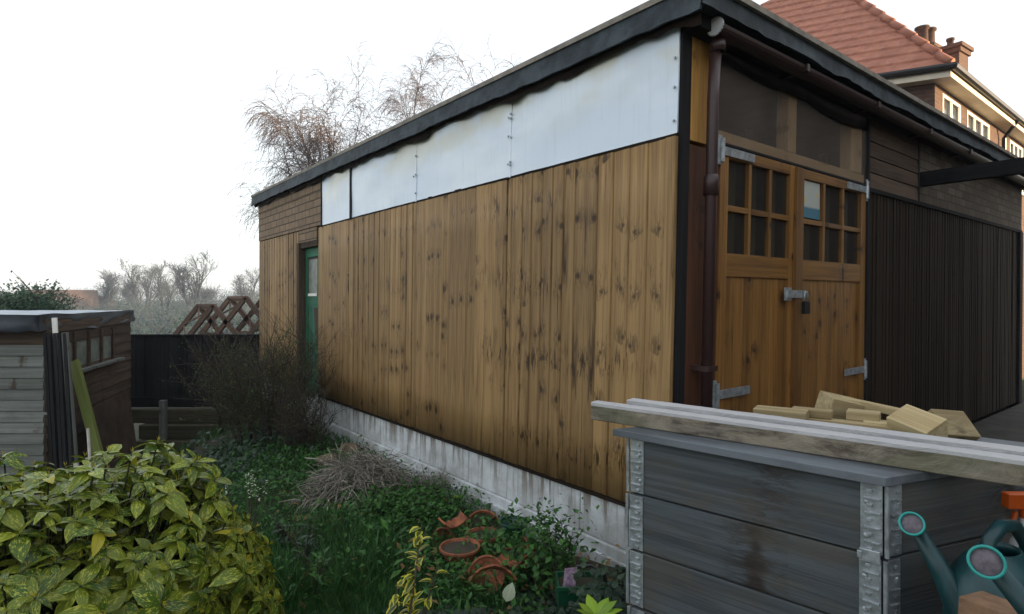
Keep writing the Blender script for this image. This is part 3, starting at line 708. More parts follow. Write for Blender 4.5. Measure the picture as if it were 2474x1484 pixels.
# ------------------------------------------------------------------ pallet collars with lid, beams and offcuts
PL, PR = V((.415, 2.10, 0)), V((.985, 1.56, 0)); side = V((.933, .36, 0)); ZL = .965
fr_d = (PR-PL); fr_l = fr_d.length; fr = fr_d.normalized(); sd_l = .76
fn = V((fr.y, -fr.x, 0)); fn = fn if fn.dot(-PL) > 0 else -fn             # outward normal of the front boards
sn_ = V((side.y, -side.x, 0)); sn_ = sn_ if sn_.dot(V((0,-1,0))) > 0 else -sn_; sn_.normalize()
names = ['topmost grey pallet collar, right under the lid', 'second grey pallet collar from the top of the stack', 'third grey pallet collar from the top of the stack',
         'fourth grey pallet collar down, low in the planter stack', 'lowest grey pallet collar, standing in the ground cover']
rc = random.Random(3)
for k in range(5):
    z1 = ZL-.003-.198*k; z0 = z1-.195; j = V((rc.uniform(-.006,.006), rc.uniform(-.006,.006), 0)) if k else V((0,0,0))
    C_ = thing('pallet_collar', names[k], 'pallet collar', PL+j+V((0,0,z0)), group='stacked pallet collars of the planter')
    A = PL+j; B = PR+j; Cc = B+side*sd_l; Dd = A+side*sd_l; T = .022
    for (P, Q, nn) in ((A, B, fn), (B, Cc, sn_), (Dd, Cc, -fn), (A, Dd, -sn_)):
        d = (Q-P).normalized(); b = MB()
        b.hexa(P+d*.012+V((0,0,z0+.001)), -nn*T, V((0,0,.193)), (Q-P)-d*.024); b.build('board', M['greyweather'], C_, bevel=.004)
    # folded steel corner hinges: a plate on each board with pressed ribs, and a pin
    for (P, d_in, dn1, dn2, n1_, n2_) in ((A, None, fr, side, fn, -sn_), (B, None, -fr, side, fn, sn_)):
        b = MB()
        for (dd, nn, wd) in ((dn1, n1_, .052), (dn2, n2_, .045)):
            o_ = P+dd*.008+nn*.0015
            b.hexa(o_+V((0,0,z0+.004)), dd*wd, nn*.0025, V((0,0,.187)))
            for q in range(9):
                zz = z0+.012+q*.0195
                b.hexa(o_+dd*(.004 if q % 2 else wd*.45)+nn*.0025+V((0,0,zz)), dd*(wd*.75 if q % 2 else wd*.25), nn*.006, V((0,0,.0055 if q % 2 else .008)))
            for q in range(2): b.lathe(o_+dd*wd*.72+V((0,0,z0+.05+.09*q)), [(0,.008), (.006,.007), (.008,.0025)], 8, nn)
        b.tube([P+(n1_+n2_)*.003+V((0,0,z0+.002)), P+(n1_+n2_)*.003+V((0,0,z1-.004))], .0065, 8)
        b.build('corner_hinge', M['galv'], C_, bevel=.0008)
    if k == 0:
        b = MB(); b.hexa(B+fn*.004-fr*.062+V((0,0,z0-.02)), fr*.05, fn*.008, V((0,0,.035))); b.hexa(B+fn*.004-fr*.066+V((0,0,z0-.012)), fr*.012, fn*.012, V((0,0,.02))); b.build('locating_clip', M['galv'], C_, bevel=.002)
# lid
b = MB(); o_ = PL+fn*.03-side*.035
b.hexa(o_+V((0,0,ZL)), (PR-PL)+fr*.035+side*.0, side*(sd_l+.03), V((0,0,.022)))
o = MB(); LT = ZL+.024
o.hexa(PL-fr*.035+fn*.022-side*.02+V((0,0,ZL)), (side*(sd_l+.06)), V((0,0,.024)), fr*(fr_l+.05))
m = NT('worn_lid_board'); tc = m.attr(); c = m.mix(m.rng(m.noise(m.map(tc,(8,8,2)),1,6,.7),.35,.65), (.13,.15,.17), (.065,.075,.085)); m.bump(m.noise(tc,30,4),.3,.004); M['lid'] = m.fin(c, .5)
o = o.build('planter_lid', M['lid'], loc=PL+V((0,0,ZL)), bevel=.002); tag(o, 'flat grey board lying as a lid on the stack of pallet collars', 'lid')
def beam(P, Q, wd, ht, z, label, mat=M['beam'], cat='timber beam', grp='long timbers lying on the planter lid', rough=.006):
    P, Q = V((*P, z)), V((*Q, z)); d = (Q-P); L = d.length; d.normalize(); s_ = V((d.y, -d.x, 0)); N = 40
    if s_.y > 0: s_ = -s_
    b = MB(); vv, ff, tt = [], [], []; sd0 = rng.random()*50
    for k in range(N+1):
        c_ = P+d*L*k/N
        for (u, v) in ((0,0),(0,.5),(0,1),(.5,1),(1,1),(1,.5),(1,0),(.5,0)):
            w_ = rough*ns(k*.35+u*5, v*4, sd0); 
            if v == 0: w_ = 0
            vv.append(c_ - s_*wd*u + V((0,0,ht*v)) + s_*w_*(1 if u < .3 else 0) + V((0,0,-abs(w_)*(v == 1)*.4)))
            tt.append((sd0+u*wd, v*ht+sd0*.3, L*k/N))
    for k in range(N):
        for q in range(8): ff.append((k*8+q, k*8+(q+1) % 8, (k+1)*8+(q+1) % 8, (k+1)*8+q))
    ff += [tuple(range(8))[::-1], tuple(N*8+q for q in range(8))]
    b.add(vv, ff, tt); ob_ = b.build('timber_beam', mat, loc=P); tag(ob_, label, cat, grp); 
    bm_ = ob_.modifiers.new('bevel', 'BEVEL'); bm_.width = .003; bm_.limit_method = 'ANGLE'; bm_.angle_limit = R(50); return ob_
bd = V((.758, -.651, 0)); ZK = LT+.001
b0 = V((.409, 2.163, 0))
q0 = b0-bd*.145; q1 = b0+bd*1.5
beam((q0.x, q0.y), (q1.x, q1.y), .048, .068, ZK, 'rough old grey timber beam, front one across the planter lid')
pn = V((.651, .758, 0))
q0 = b0+pn*.105-bd*.05; q1 = b0+pn*.080+bd*1.5
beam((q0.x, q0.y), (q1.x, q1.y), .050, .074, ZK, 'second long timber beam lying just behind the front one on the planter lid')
# offcuts
def block(px, py_base, Y, L, wd, ht, ang, zoff=0, label='', tilt=(0,0), mat='offcut', cat='timber offcut', nm='timber_offcut'):
    X = (px-1236)/1432*Y
    b = MB(); b.hexa((-L/2, -wd/2, 0), (0, wd, 0), (0, 0, ht), (L, 0, 0)); o_ = b.build(nm, M[mat], loc=(0,0,0), bevel=.0025)
    o_.location = (X, Y, ZK+zoff); o_.rotation_euler = (tilt[0], tilt[1], ang); tag(o_, label, cat, 'timber offcuts piled on the planter lid'); return o_
bang = math.atan2(-.651, .758)
block(1950, 0, 2.06, .50, .06, .018, bang+.10, 0, 'thin pale batten at the bottom front of the offcut pile', mat='offcut')
block(1985, 0, 2.085, .44, .05, .020, bang+.09, .019, 'short pale batten lying on top of the thin bottom batten')
block(1885, 0, 2.10, .17, .085, .030, bang+.15, .040, 'flat mottled offcut at the left end of the pile')
block(1960, 0, 2.12, .13, .065, .026, bang+.1, .040, 'small pale offcut between the flat mottled one and the big chamfered block')
block(2085, 0, 2.06, .10, .07, .03, bang+.1, .040, 'small dark-ended block under the crossing white batten')
block(2020, 0, 2.20, .13, .10, .085, bang+.75, .012, 'large chamfered pale block at the top of the offcut pile', tilt=(.16, .22))
block(2215, 0, 1.93, .13, .10, .075, bang-.45, .010, 'cube-like pale offcut tilted on its corner near the right end of the pile', tilt=(.42, .22))
block(2285, 0, 1.97, .13, .10, .045, bang+.9, .024, 'pale orange-faced offcut, rightmost of the pile', tilt=(.8, .1))
block(2120, 0, 2.13, .34, .04, .026, bang-.02, .055, 'long pale batten sloping down behind the blocks', tilt=(0, .13))
block(2135, 0, 2.00, .12, .07, .045, bang+.1, 0, 'squat pale block low in the middle of the pile')

# ------------------------------------------------------------------ watering cans, bottle, bricks
bs = thing('brick_stack', 'low stack of old bricks under the watering cans', 'brick stack', (1.35, 1.30, .2)); b = MB(); rr_ = random.Random(4)
for k in range(4):
    for i in range(3):
        for j in range(5):
            if k == 3 and (i+j) % 4 == 3: pass
            b.box(1.0+i*.222+.05*(k % 2)+rr_.uniform(-.004,.004), 1.0+i*.222+.215+.05*(k % 2), 1.02+j*.108, 1.02+j*.108+.103, .25+k*.067, .25+k*.067+.064, 'x')
M['oldbrick'] = plain('old_brick', (.26,.15,.085), .9, .45, 14, bump=.6, rv=.5); b.build('bricks', M['oldbrick'], bs, bevel=.004)
def can(P, ang, label, sc_=1.0, spout_tip=None, spout_dirn=None, body=True):
    T = thing('watering_can', label, 'watering can', P, group='green plastic watering cans')
    P = V(P); a = V((math.cos(ang), math.sin(ang), 0)); c_ = V((-a.y, a.x, 0)); up = V((0,0,1))
    b = MB(); n = 24; rings = [(.098,.0),(.106,.01),(.108,.08),(.103,.17),(.090,.225),(.068,.258),(.050,.272),(.044,.284),(.040,.284),(.044,.262),(.06,.24)]
    vv, ff = [], []
    for (r_, h_) in rings:
        for k in range(n):
            t = 2*math.pi*k/n
            vv.append(P+(a*math.cos(t)*r_*1.35+c_*math.sin(t)*r_)*sc_+up*h_*sc_)
    for i in range(len(rings)-1):
        for k in range(n): ff.append((i*n+k, i*n+(k+1) % n, (i+1)*n+(k+1) % n, (i+1)*n+k))
    ff.append(tuple(range(n))[::-1]); b.add(vv, ff, None, .5)
    b.build('body', M['canplastic'], T, smooth=True)
    b = MB(); pts = [P+(a*x_+up*z_)*sc_ for x_, z_ in ((.066,.255),(.05,.315),(-.01,.338),(-.09,.325),(-.155,.26),(-.172,.17),(-.128,.08))]
    b.tube(pts, [.014*sc_, .016*sc_, .017*sc_, .016*sc_, .016*sc_, .015*sc_, .014*sc_], 10); b.build('handle', M['canplastic'], T, smooth=True)
    tip = V(spout_tip); base = P+(a*.085+up*.075)*sc_; b = MB()
    b.tube([base, lerp(base, tip, .25), lerp(base, tip, .6), tip], [.056*sc_, .040*sc_, .024*sc_, .016*sc_], 14); b.build('spout', M['canplastic'], T, smooth=True)
    rd = V(spout_dirn).normalized(); rs = MB(); R_ = .027*sc_
    rs.lathe(tip, [(.016*sc_, -.012), (.02*sc_, .0), (R_*.85, .038), (R_, .044), (R_, .05)], 24, rd); rz = rs.build('rose', M['canplastic'], T, smooth=True)
    q = MB(); q.lathe(tip, [(R_*.90, .048), (R_*1.08, .046), (R_*1.08, .056), (R_*.90, .056), (R_*.90, .048)], 24, rd); q.build('rose_rim', M['rimplastic'], rz, smooth=True)
    q = MB(); q.lathe(tip, [(0, .056), (R_*.6, .053), (R_*.92, .049)], 24, rd); q.build('rose_sieve', M['roseface'], rz, smooth=True)
    return T
FP = 1432
def pt(px, py, Y): return V(((px-1236)/FP*Y, Y, CZ-(py-722)*Y/FP))
c1 = pt(2365, 0, 1.44); tip1 = pt(2212, 1275, 1.50)
can((1.19, 1.45, .56), math.atan2(-.45, -.80), 'green watering can with the rose pointing left beside the planter corner', .98, tip1, (-.62, -.62, .42))
tip2 = pt(2383, 1352, 1.12); 
can((1.25, .98, .50), math.atan2(.5, -.85), 'nearer green watering can at the frame edge, its turquoise-rimmed rose facing the camera', 1.0, tip2, (-.62, -.75, .25))
sb = thing('spray_bottle', 'white spray bottle with bright orange trigger beside the watering can', 'spray bottle', (1.372, 1.62, .52)); bx_, by_ = 1.415, 1.63
b = MB(); b.lathe((bx_, by_, .52), [(0,0),(.042,0),(.045,.01),(.045,.21),(.036,.26),(.017,.30),(.016,.33)], 20); b.build('bottle', M['whiteplastic'], sb, smooth=True)
b = MB(); b.lathe((bx_, by_, .848), [(.017,0),(.018,.03),(.0,.03)], 16); b.hexa((bx_-.06, by_-.015, .875), (.10,0,0), (0,.03,0), (0,0,.042)); b.hexa((bx_-.05, by_-.009, .822), (.01,0,0), (0,.014,0), (.012,0,.045)); b.build('trigger', M['orange'], sb, bevel=.004)
b = MB(); b.box(-.05, .05, -.11, .11, 0, .07, 'y'); o = b.build('loose_brick', M['oldbrick'], bevel=.004); q = pt(2470, 1505, 1.16); o.location = (q.x, q.y, .545); o.rotation_euler = (.0, .6, .4)
o.location = (q.x+.02, q.y, q.z-.06); o.rotation_euler = (0, .12, .5); tag(o, 'single worn buff brick lying in front of the green watering cans', 'brick')
# support under the brick so it lies on something
b = MB(); b.box(q.x-.10, q.x+.16, q.y-.10, q.y+.12, .24, q.z-.062, 'z'); o = b.build('timber_block', M['greyweather'], loc=(q.x, q.y, .24), bevel=.004); tag(o, 'upright rough timber block carrying the loose brick', 'timber block')

# ------------------------------------------------------------------ shed at the left
SX, SY = (108-1236)/FP*5.6, 5.6      # front right corner
SH = thing('garden_shed', 'weathered grey wooden garden shed with sagging felt roof and small panes', 'shed', (SX, SY, -.75))
BK = V((-5.12-0+.0, 0, 0)); sX1, sY1 = (312-1236)/FP*8.1, 8.1
rd_ = V((sX1-SX, sY1-SY, 0)); rl = rd_.length; rd_.normalize(); rn_ = V((rd_.y, -rd_.x, 0))
zt0, zt1 = 1.17, 1.16
b = MB(); z = -.75; k = 0
while z < 1.12:
    wd = .104; x_ = -3.2; r = random.Random(k*7)
    x0 = SX-3.2
    top = z+wd > 1.02
    b.hexa((x0, SY-.026, z), (0, .03, 0), (0, .014, wd-.005), (3.2, 0, 0)) if not top else None
    z += wd; k += 1
zf = z
b.build('front_boards', M['shedwood'], SH)
b = MB(); b.box(SX-3.2, SX, SY-.01, SY+.02, 1.0, 1.25, 'x'); b.build('front_top_board', M['shedbrown'], SH)
b = MB(); b.box(SX-1.35, SX-.45, SY-.018, SY-.011, 1.03, 1.15, 'x'); o = b.build('boarded_window', M['shedwood'], SH)
b = MB(); z = -.75; k = 0
while z < 1.18:
    wd = .125
    if not (.70 < z < .98):
        b.hexa(V((SX, SY, z)), rn_*.022, rn_*-.012+V((0,0,wd+.004)), rd_*rl)
    else:
        b.hexa(V((SX, SY, z))+rd_*rl*.70, rn_*.022, rn_*-.012+V((0,0,wd+.004)), rd_*rl*.30)
        b.hexa(V((SX, SY, z)), rn_*.022, rn_*-.012+V((0,0,wd+.004)), rd_*rl*.07)
    z += wd; k += 1
b.build('side_boards', M['shedbrown'], SH)
b = MB(); b.box(SX-3.2, SX-.04, SY+.011, SY+.03, -.75, .995, 'x'); b.hexa((SX, SY+.035, -.75), rn_*-.03, V((0,0,2.0)), rd_*(rl-.04)); b.hexa((SX-3.2, sY1-.03, -.75), (3.2+sX1-SX, 0, 0), (0,.03,0), (0,0,2.0)); b.build('inner_wall', M['blackwood'], SH)
b = MB()
for k in range(5):
    f = .08+k*.155; b.hexa(V((SX, SY, .70))+rd_*rl*f, rd_*.05, rn_*.035, V((0,0,.40)))
b.hexa(V((SX, SY, .665))+rd_*rl*.08, rn_*.09, V((0,0,.03)), rd_*rl*.70)
wf = b.build('side_window', M['shedbrown'], SH)
b = MB(); b.hexa(V((SX, SY, .675))+rd_*rl*.10+rn_*.036, rn_*.07, V((0,0,.028)), rd_*rl*.68); b.build('sill', M['shedwood'], wf)
for k in range(4):
    b = MB(); f = .08+k*.155; b.hexa(V((SX, SY, .72))+rd_*(rl*f+.05), rd_*(rl*.155-.05), rn_*.012, V((0,0,.36))); b.build('pane', M['shedglass'], wf)
# roof with draped felt
b = MB(); vv, ff = [], []; NX, NY = 30, 26; x0, x1 = SX-3.4, None
def rp(u, v_):
    xr = lerp(SX+.04, sX1-.04, v_); return V((lerp(SX-3.4, xr, u), lerp(SY-.14, sY1+.14, v_), 1.305+.014*ns(u*6, v_*5)-.01*v_ - .01*u))
for j in range(NY+1):
    for i in range(NX+1): vv.append(rp(i/NX, j/NY))
for j in range(NY):
    for i in range(NX): a = j*(NX+1)+i; ff.append((a, a+1, a+NX+2, a+NX+1))
b.add(vv, ff)
M['shedfelt_top'] = plain('frosted_shed_felt', (.42,.47,.53), .6, .35, 9, bump=.3)
M['tarp'] = plain('black_roof_sheet', (.030,.040,.055), .5, .5, 3, bump=.3, bscale=20, spec=.4)
rf = b.build('roof', M['shedfelt_top'], SH, smooth=True)
b = MB(); vv, ff = [], []; N = 120
ed = [rp(k/60, 0) for k in range(61)]+[rp(1, k/60) for k in range(1, 61)]
for k, P in enumerate(ed):
    nn = V((0,-1,0)) if k < 58 else (rn_ if k > 62 else (rn_+V((0,-1,0))).normalized())
    L = k*.055 if k < 60 else k*.045
    dr = .155+.05*ns(L*1.1, 5)+.025*ns(L*4, 2)
    for q in range(5):
        f = q/4; vv.append(P+nn*(.012+.03*f*ns(L*3.2, f*1.5, 7)+.02*math.sin(f*7+L*5)*f)+V((0,0,-dr*f+.006)))
for k in range(len(ed)-1):
    for q in range(4): a = k*5+q; ff.append((a, a+1, a+6, a+5))
b.add(vv, ff); b.build('draped_sheet', M['tarp'], rf, smooth=True)

def plank(name, label, cat, p, q, wd, th, mat, face=(0,-1,0), grp=None):
    b = MB(); p, q = V(p), V(q); d = q-p; f = V(face); s_ = d.cross(f).normalized(); f = s_.cross(d).normalized()
    b.hexa(p-s_*wd/2-f*th/2, s_*wd, f*th, d); o = b.build(name, mat, loc=p, bevel=.003); tag(o, label, cat, grp); return o
# folded trellis bundle leaning on the shed corner
t_ = thing('folded_trellis', 'bundle of dark folded trellis slats standing against the shed corner', 'trellis', (SX+.05, SY-.2, -.75))
b0_ = pt(104, 808, 5.35); b1_ = pt(138, 1180, 5.2)
for k in range(5):
    b = MB(); dx = V((.045*k, -.012*(k % 2), 0)); P1 = V((b0_.x+.02, b0_.y, .14+1.0))+dx; P0 = V((b1_.x-.0, b1_.y, -.75))+dx*.9
    b.bar(P0, P1, .028, .03, (0,-1,0)); b.build('slat', M['blackwood'], t_)
b = MB(); b.bar((b0_.x-.06, b0_.y-.03, .42), (b0_.x+.30, b0_.y-.03, .42), .02, .02); b.build('cross_piece', M['shedwood'], t_); b = MB(); b.bar((b0_.x+.16, b0_.y-.05, -.16), (b0_.x+.36, b0_.y-.05, -.14), .02, .03); b.build('cross_piece', M['shedwood'], t_)
p0, p1 = pt(185, 1180, 5.25), pt(146, 800, 5.35)
plank('leaning_board', 'grey-green board standing upright beside the folded trellis', 'board', (p0.x, p0.y, -.72), (p1.x, p1.y, 1.14), .13, .025, M['shedwood'])
p0, p1 = pt(272, 1200, 5.2), pt(178, 880, 5.6)
plank('mossy_plank', 'mossy green plank leaning diagonally against the shed side', 'plank', (p0.x+.08, p0.y, -.72), (p1.x-.0, p1.y, .86), .085, .04, M['mossplank'])
p0, p1 = pt(224, 1190, 5.0), pt(212, 1035, 5.2)
b = MB(); b.tube([(p0.x+.02, p0.y, -.70), (p1.x, p1.y, p1.z)], .012, 6); o = b.build('garden_cane', M['fringe'], loc=(p0.x, p0.y, -.7)); tag(o, 'thin pale cane in front of the mossy plank', 'cane')
p0 = pt(131, 768, 5.45); b = MB(); b.bar((p0.x+.045, p0.y, .6), (p0.x, p0.y, p0.z), .045, .012, (0,-1,0)); o = b.build('white_stake', M['whiteframe'], loc=(p0.x, p0.y, .6)); tag(o, 'short white plastic stake poking above the trellis bundle', 'stake')
p0 = pt(200, 1165, 5.1); b = MB(); b.bar((p0.x, p0.y, -.74), (p0.x-.06, p0.y, p0.z+.18), .035, .02, (0,-1,0)); o = b.build('short_stake', M['fringe'], loc=(p0.x, p0.y, -.74)); tag(o, 'short pale stake at the foot of the upright board', 'stake')
# corrugated dark sheet leaning on the shed side
b = MB(); vv, ff = [], []; a0, a1 = pt(202, 990, 6.0), pt(296, 940, 7.2); c0, c1_ = V((a0.x+.28, 5.75, -.74)), V((a1.x+.30, 7.1, -.74))
a0.x += .05; a1.x += .07
for k in range(61):
    f = k/60; o_ = rn_*(.018*math.sin(k*1.57))
    for P, Q in ((lerp(c0, c1_, f), lerp(a0, a1, f)),): vv += [P+o_, lerp(P, Q, .5)+o_, Q+o_, Q+o_-rn_*.004, lerp(P, Q, .5)+o_-rn_*.004, P+o_-rn_*.004]
for k in range(60):
    for q in range(6): a = k*6+q; ff.append((a, k*6+(q+1) % 6, k*6+6+(q+1) % 6, a+6))
b.add(vv, ff); M['rustsheet'] = plain('rusty_corrugated_sheet', (.060,.038,.026), .8, .5, 4, bump=.3)
o = b.build('corrugated_sheet', M['rustsheet'], loc=c0); tag(o, 'dark rusty corrugated sheet leaning against the shed side', 'corrugated sheet')

# ------------------------------------------------------------------ dark fence and sleepers behind
FY = 9.0; F0, F1 = (300-1236)/FP*FY, -3.45; zf = CZ-90*FY/FP
M['sleeperwood'] = wood('mossy_sleeper_wood', (.10,.085,.06), (.05,.045,.032), (.015,.013,.01), .3, .5, .3, .9, ac=.5, moss=((.06,.07,.03,1), .5), spec=.1)
Fn = thing('dark_board_fence', 'almost black closeboard fence between the shed and the garage', 'fence', (F0, FY, -.4))
b = MB(); x_ = F0-.5; r = random.Random(8)
while x_ < F1:
    wd = r.uniform(.125, .145); b.hexa((x_, FY+r.uniform(-.006,.006), -.15), (wd-.004, 0, 0), (0, .018, 0), (0, 0, zf+.15)); x_ += wd
b.build('fence_boards', M['blackwood'], Fn)
b = MB(); b.box(F0-.5, F1, FY-.02, FY+.04, zf+.001, zf+.025, 'x'); b.build('capping_rail', M['blackwood'], Fn)
b = MB(); b.box(F0-.5, F1, FY-.05, FY-.01, -.19, -.04, 'x'); b.build('gravel_board', M['blackwood'], Fn)
for k in range(3):
    z0 = -.20-.215*(k+1)+.0; Yk = FY-.12-.10*k+.0
    b = MB(); b.hexa((F0+.35 if k else F0, Yk, z0), (0, .18, 0), (0, 0, .205), (3.2, 0, 0)); o = b.build('railway_sleeper', M['sleeperwood'], loc=(F0, Yk, z0), bevel=.012)
    tag(o, ['top weathered sleeper of the low bank under the dark fence', 'middle weathered sleeper of the low bank under the dark fence', 'lowest weathered sleeper of the low bank under the dark fence'][k], 'sleeper', 'sleepers under the dark fence')
b = MB(); q = pt(384, 1010, 8.6); b.box(q.x-.04, q.x+.04, 8.66, 8.74, -.62, pt(0, 995, 8.66).z+.16, 'z'); o = b.build('short_post', M['shedwood'], loc=(q.x, 8.7, -.62)); tag(o, 'short grey post in front of the sleepers', 'post')
# stacked wooden frames behind the fence
M['frametimber'] = wood('brown_frame_timber', (.15,.095,.070), (.085,.055,.042), (.03,.025,.02), .2, .4, .4, .8)
def trestle(px, py, label, s=1.0):
    def P(x, y, dy=0):
        Y = 10.4+dy; return V(((px+x*s-1236)*Y/FP, Y, CZ-(py+y*s-722)*Y/FP))
    T = thing('wooden_trestle', label, 'trestle', P(-60, 110), group='wooden trestles behind the dark fence')
    for (ox, dy) in ((0, .40), (37, 0)):
        A, Bq, Cq = P(-78+ox, 98, dy), P(ox, 0, dy), P(ox+62, 80, dy)
        for (u_, v_) in ((A, Bq), (Bq, Cq)):
            b = MB(); b.bar(u_, v_, .075, .07, (0,-1,0)); b.build('leg', M['frametimber'], T)
    for f in (0, .9):
        b = MB(); b.bar(lerp(P(0,0,.40), P(-78,98,.40), f), lerp(P(37,0), P(-41,98), f), .06, .05); b.build('cross_slat', M['frametimber'], T)
        b = MB(); b.bar(lerp(P(0,0,.40), P(62,80,.40), f+.08), lerp(P(37,0), P(99,80), f+.08), .06, .05); b.build('cross_slat', M['frametimber'], T)
    for (f, g_) in ((.0, .5), (.5, .15), (.5, .9)):
        b = MB(); b.bar(lerp(P(0,0,.40), P(-78,98,.40), f), lerp(P(37,0), P(-41,98), g_), .025, .02); b.build('brace', M['frametimber'], T)
trestle(480, 738, 'leftmost wooden A-shaped trestle showing above the dark fence', .95)
trestle(556, 719, 'tallest wooden A-shaped trestle in the middle above the dark fence', 1.0)
trestle(640, 715, 'wooden trestle half hidden behind the far garage corner', 1.0)

# ------------------------------------------------------------------ plants
def leaf(mb, P, d, up, L, W, curl=.25, fold=.25, segs=4, rnd=None, prof=None):
    d = V(d).normalized(); s_ = d.cross(V(up));
    if s_.length < 1e-3: s_ = d.orthogonal()
    s_.normalize(); u = s_.cross(d); rnd = rng.random() if rnd is None else rnd
    vv, tt, ff = [], [], []
    for i in range(segs+1):
        t = i/segs; wv_ = W*(math.sin(math.pi*(t**.85))**.8 if 0 < t < 1 else .02)*.5
        c_ = V(P)+d*L*(t-.12*curl*t*t)-u*L*curl*t*t
        vv += [c_-s_*wv_+u*wv_*fold, c_, c_+s_*wv_+u*wv_*fold]; tt += [(-1, t, 0), (0, t, 0), (1, t, 0)]
    for i in range(segs):
        a = i*3; ff += [(a, a+1, a+4, a+3), (a+1, a+2, a+5, a+4)]
    mb.add(vv, ff, tt, rnd)
def rdir(r, up=0.0):
    t = r.uniform(0, 2*math.pi); z = r.uniform(-1, 1)+up; v_ = V((math.cos(t), math.sin(t), z)); return v_.normalized()
# spotted laurel
r = random.Random(21); AC = V((-1.56, 1.98, 0))
AU = thing('spotted_laurel_shrub', 'large yellow-spotted green laurel shrub filling the lower left corner', 'shrub', AC)
lf, stm, bud = MB(), MB(), MB()
def au_top(x, y):
    dx, dy = (x-AC.x), (y-AC.y); rr = math.sqrt((dx/.74)**2+(dy/.85)**2)
    return (.77+.16*math.exp(-((dx-.40)**2+(dy)**2)/.06)+.10*ns(x*3.5, y*3.5, 2)+.06*ns(x*8, y*8))*math.sqrt(max(0, 1-rr**2.6)), rr
tips = []
tries = 0
while len(tips) < 900 and tries < 60000:
    tries += 1
    x, y = AC.x+r.uniform(-.92, .84), AC.y+r.uniform(-.9, .7); h, rr = au_top(x, y)
    if rr > .985: continue
    lay = r.choice((1, 1, 1, .9, .8, .65)); z = h*lay*r.uniform(.96, 1.03)
    if z < .08: continue
    nrm = V(((x-AC.x)/.8*rr, (y-AC.y)/.8*rr, .55+.5*(1-rr))).normalized()
    if lay == 1 and r.random() < .22: z += r.uniform(.02, .10)
    P = V((x, y, z))
    if any((P-q[0]).length < .055 for q in tips): continue
    tips.append((P, nrm, lay))
for k in range(330):   # the flank facing the camera
    t = r.uniform(-2.9, .25); rr = r.uniform(.86, 1.0); z = r.uniform(.1, .62)
    rr *= r.choice((1, 1, .93, 1.07)); P = V((AC.x+.66*rr*math.cos(t), AC.y+.84*rr*math.sin(t), z)); tips.append((P, V((math.cos(t), math.sin(t), .45)).normalized(), 1))
for (P, nrm, lay) in tips:
    nl = r.randint(6, 9); ph = r.uniform(0, 6.28); a = nrm.orthogonal().normalized(); c_ = nrm.cross(a); big = r.uniform(.7, 1.25)
    for k in range(nl):
        t = ph+k*2.4; el = -.15+.75*(k/nl)*r.uniform(.5, 1.4)
        d = (a*math.cos(t)+c_*math.sin(t)+nrm*el)
        L = r.uniform(.055, .108)*big*(1-.35*k/nl)
        leaf(lf, P-nrm*.012*(nl-k)/nl, d, nrm+V((r.gauss(0,.3), r.gauss(0,.3), 0)), L, L*r.uniform(.38, .52), r.uniform(.1, .8), .22, 5)
    for k in range(3):
        t = ph+k*2.1; leaf(bud, P+nrm*.004, nrm+(a*math.cos(t)+c_*math.sin(t))*.35, nrm.orthogonal(), .022, .008, .1, .3, 2)
    q = AC+V(((P.x-AC.x)*.35, (P.y-AC.y)*.35, .1)); stm.tube([P, lerp(P, q, .3)-V((0,0,.04)), q], [.0025, .003, .005], 4)
lf.build('leaves', M['aucuba'], AU, smooth=True); bud.build('buds', M['bud'], AU); stm.build('stems', M['darkstem'], AU)

# dark bare-twigged shrub by the side door
def twiggy(name, label, cx, cy, w_, h, n, mat, leafm=None, nleaf=0, seed=1, cat='shrub', rad=.006, spread=1.0, lsz=.016, dens=5, grp=None, zb=None):
    r = random.Random(seed); zb = terr(cx, cy) if zb is None else zb; T = thing(name, label, cat, (cx, cy, zb), group=grp); b = MB(); lfm = MB(); ends = []
    for k in range(n):
        t = r.uniform(0, 6.28); q = r.random()**.6; hh = h*r.uniform(.55, 1.0)*(1-.25*q)
        base = V((cx+math.cos(t)*w_*.35*q, cy+math.sin(t)*w_*.35*q, zb-.03)); lean_ = V((math.cos(t), math.sin(t), 0))*w_*q*.9*spread
        pts = [base]; N = 6
        for i in range(1, N+1):
            f = i/N; pts.append(base+lean_*f*f*.6+V((0,0,hh*f))+V((r.uniform(-1,1), r.uniform(-1,1), 0))*.03*f)
        b.tube(pts, [rad*(1-.75*i/N) for i in range(N+1)], 3, cap=False); ends += pts[2:]
        for i in range(2, N+1):
            for _ in range(dens):
                d = rdir(r, .9); L = r.uniform(.08, .30)*h; p = lerp(pts[i-1], pts[i], r.random())
                m1 = p+d*L*.5+V((0,0,.02)); e = p+d*L+V((r.uniform(-.03,.03), 0, r.uniform(-.02,.06)))
                b.tube([p, m1, e], [rad*.4, rad*.3, rad*.16], 3, cap=False); ends += [e, m1]
    for k in range(nleaf):
        p = r.choice(ends)+V((r.gauss(0,.012), r.gauss(0,.012), r.gauss(0,.012))); leaf(lfm, p, rdir(r), (0,0,1), lsz*r.uniform(.7,1.4), lsz*.5, .2, .2, 2)
    b.build('twigs', mat, T)
    if nleaf: lfm.build('leaves', leafm, T)
    return T
M['darktwig'] = plain('dark_twig_bark', (.055,.042,.030), .85, .4, 3, rv=.7)
twiggy('bare_shrub', 'big dark twiggy shrub with tiny green leaves in front of the side door', -2.45, 6.0, .95, 1.38, 60, M['darktwig'], M['smallleaf'], 9000, 5, dens=6, lsz=.017)
twiggy('bare_shrub', 'tangled dark shrub in front of the dark fence by the garage end', -3.25, 6.9, .45, 1.35, 26, M['darktwig'], M['smallleaf'], 1500, 6, dens=6)
twiggy('bare_shrub', 'thin upright twigs at the right edge of the dark shrub by the plinth', -1.95, 5.45, .45, .85, 30, M['darktwig'], M['smallleaf'], 900, 9, dens=5)

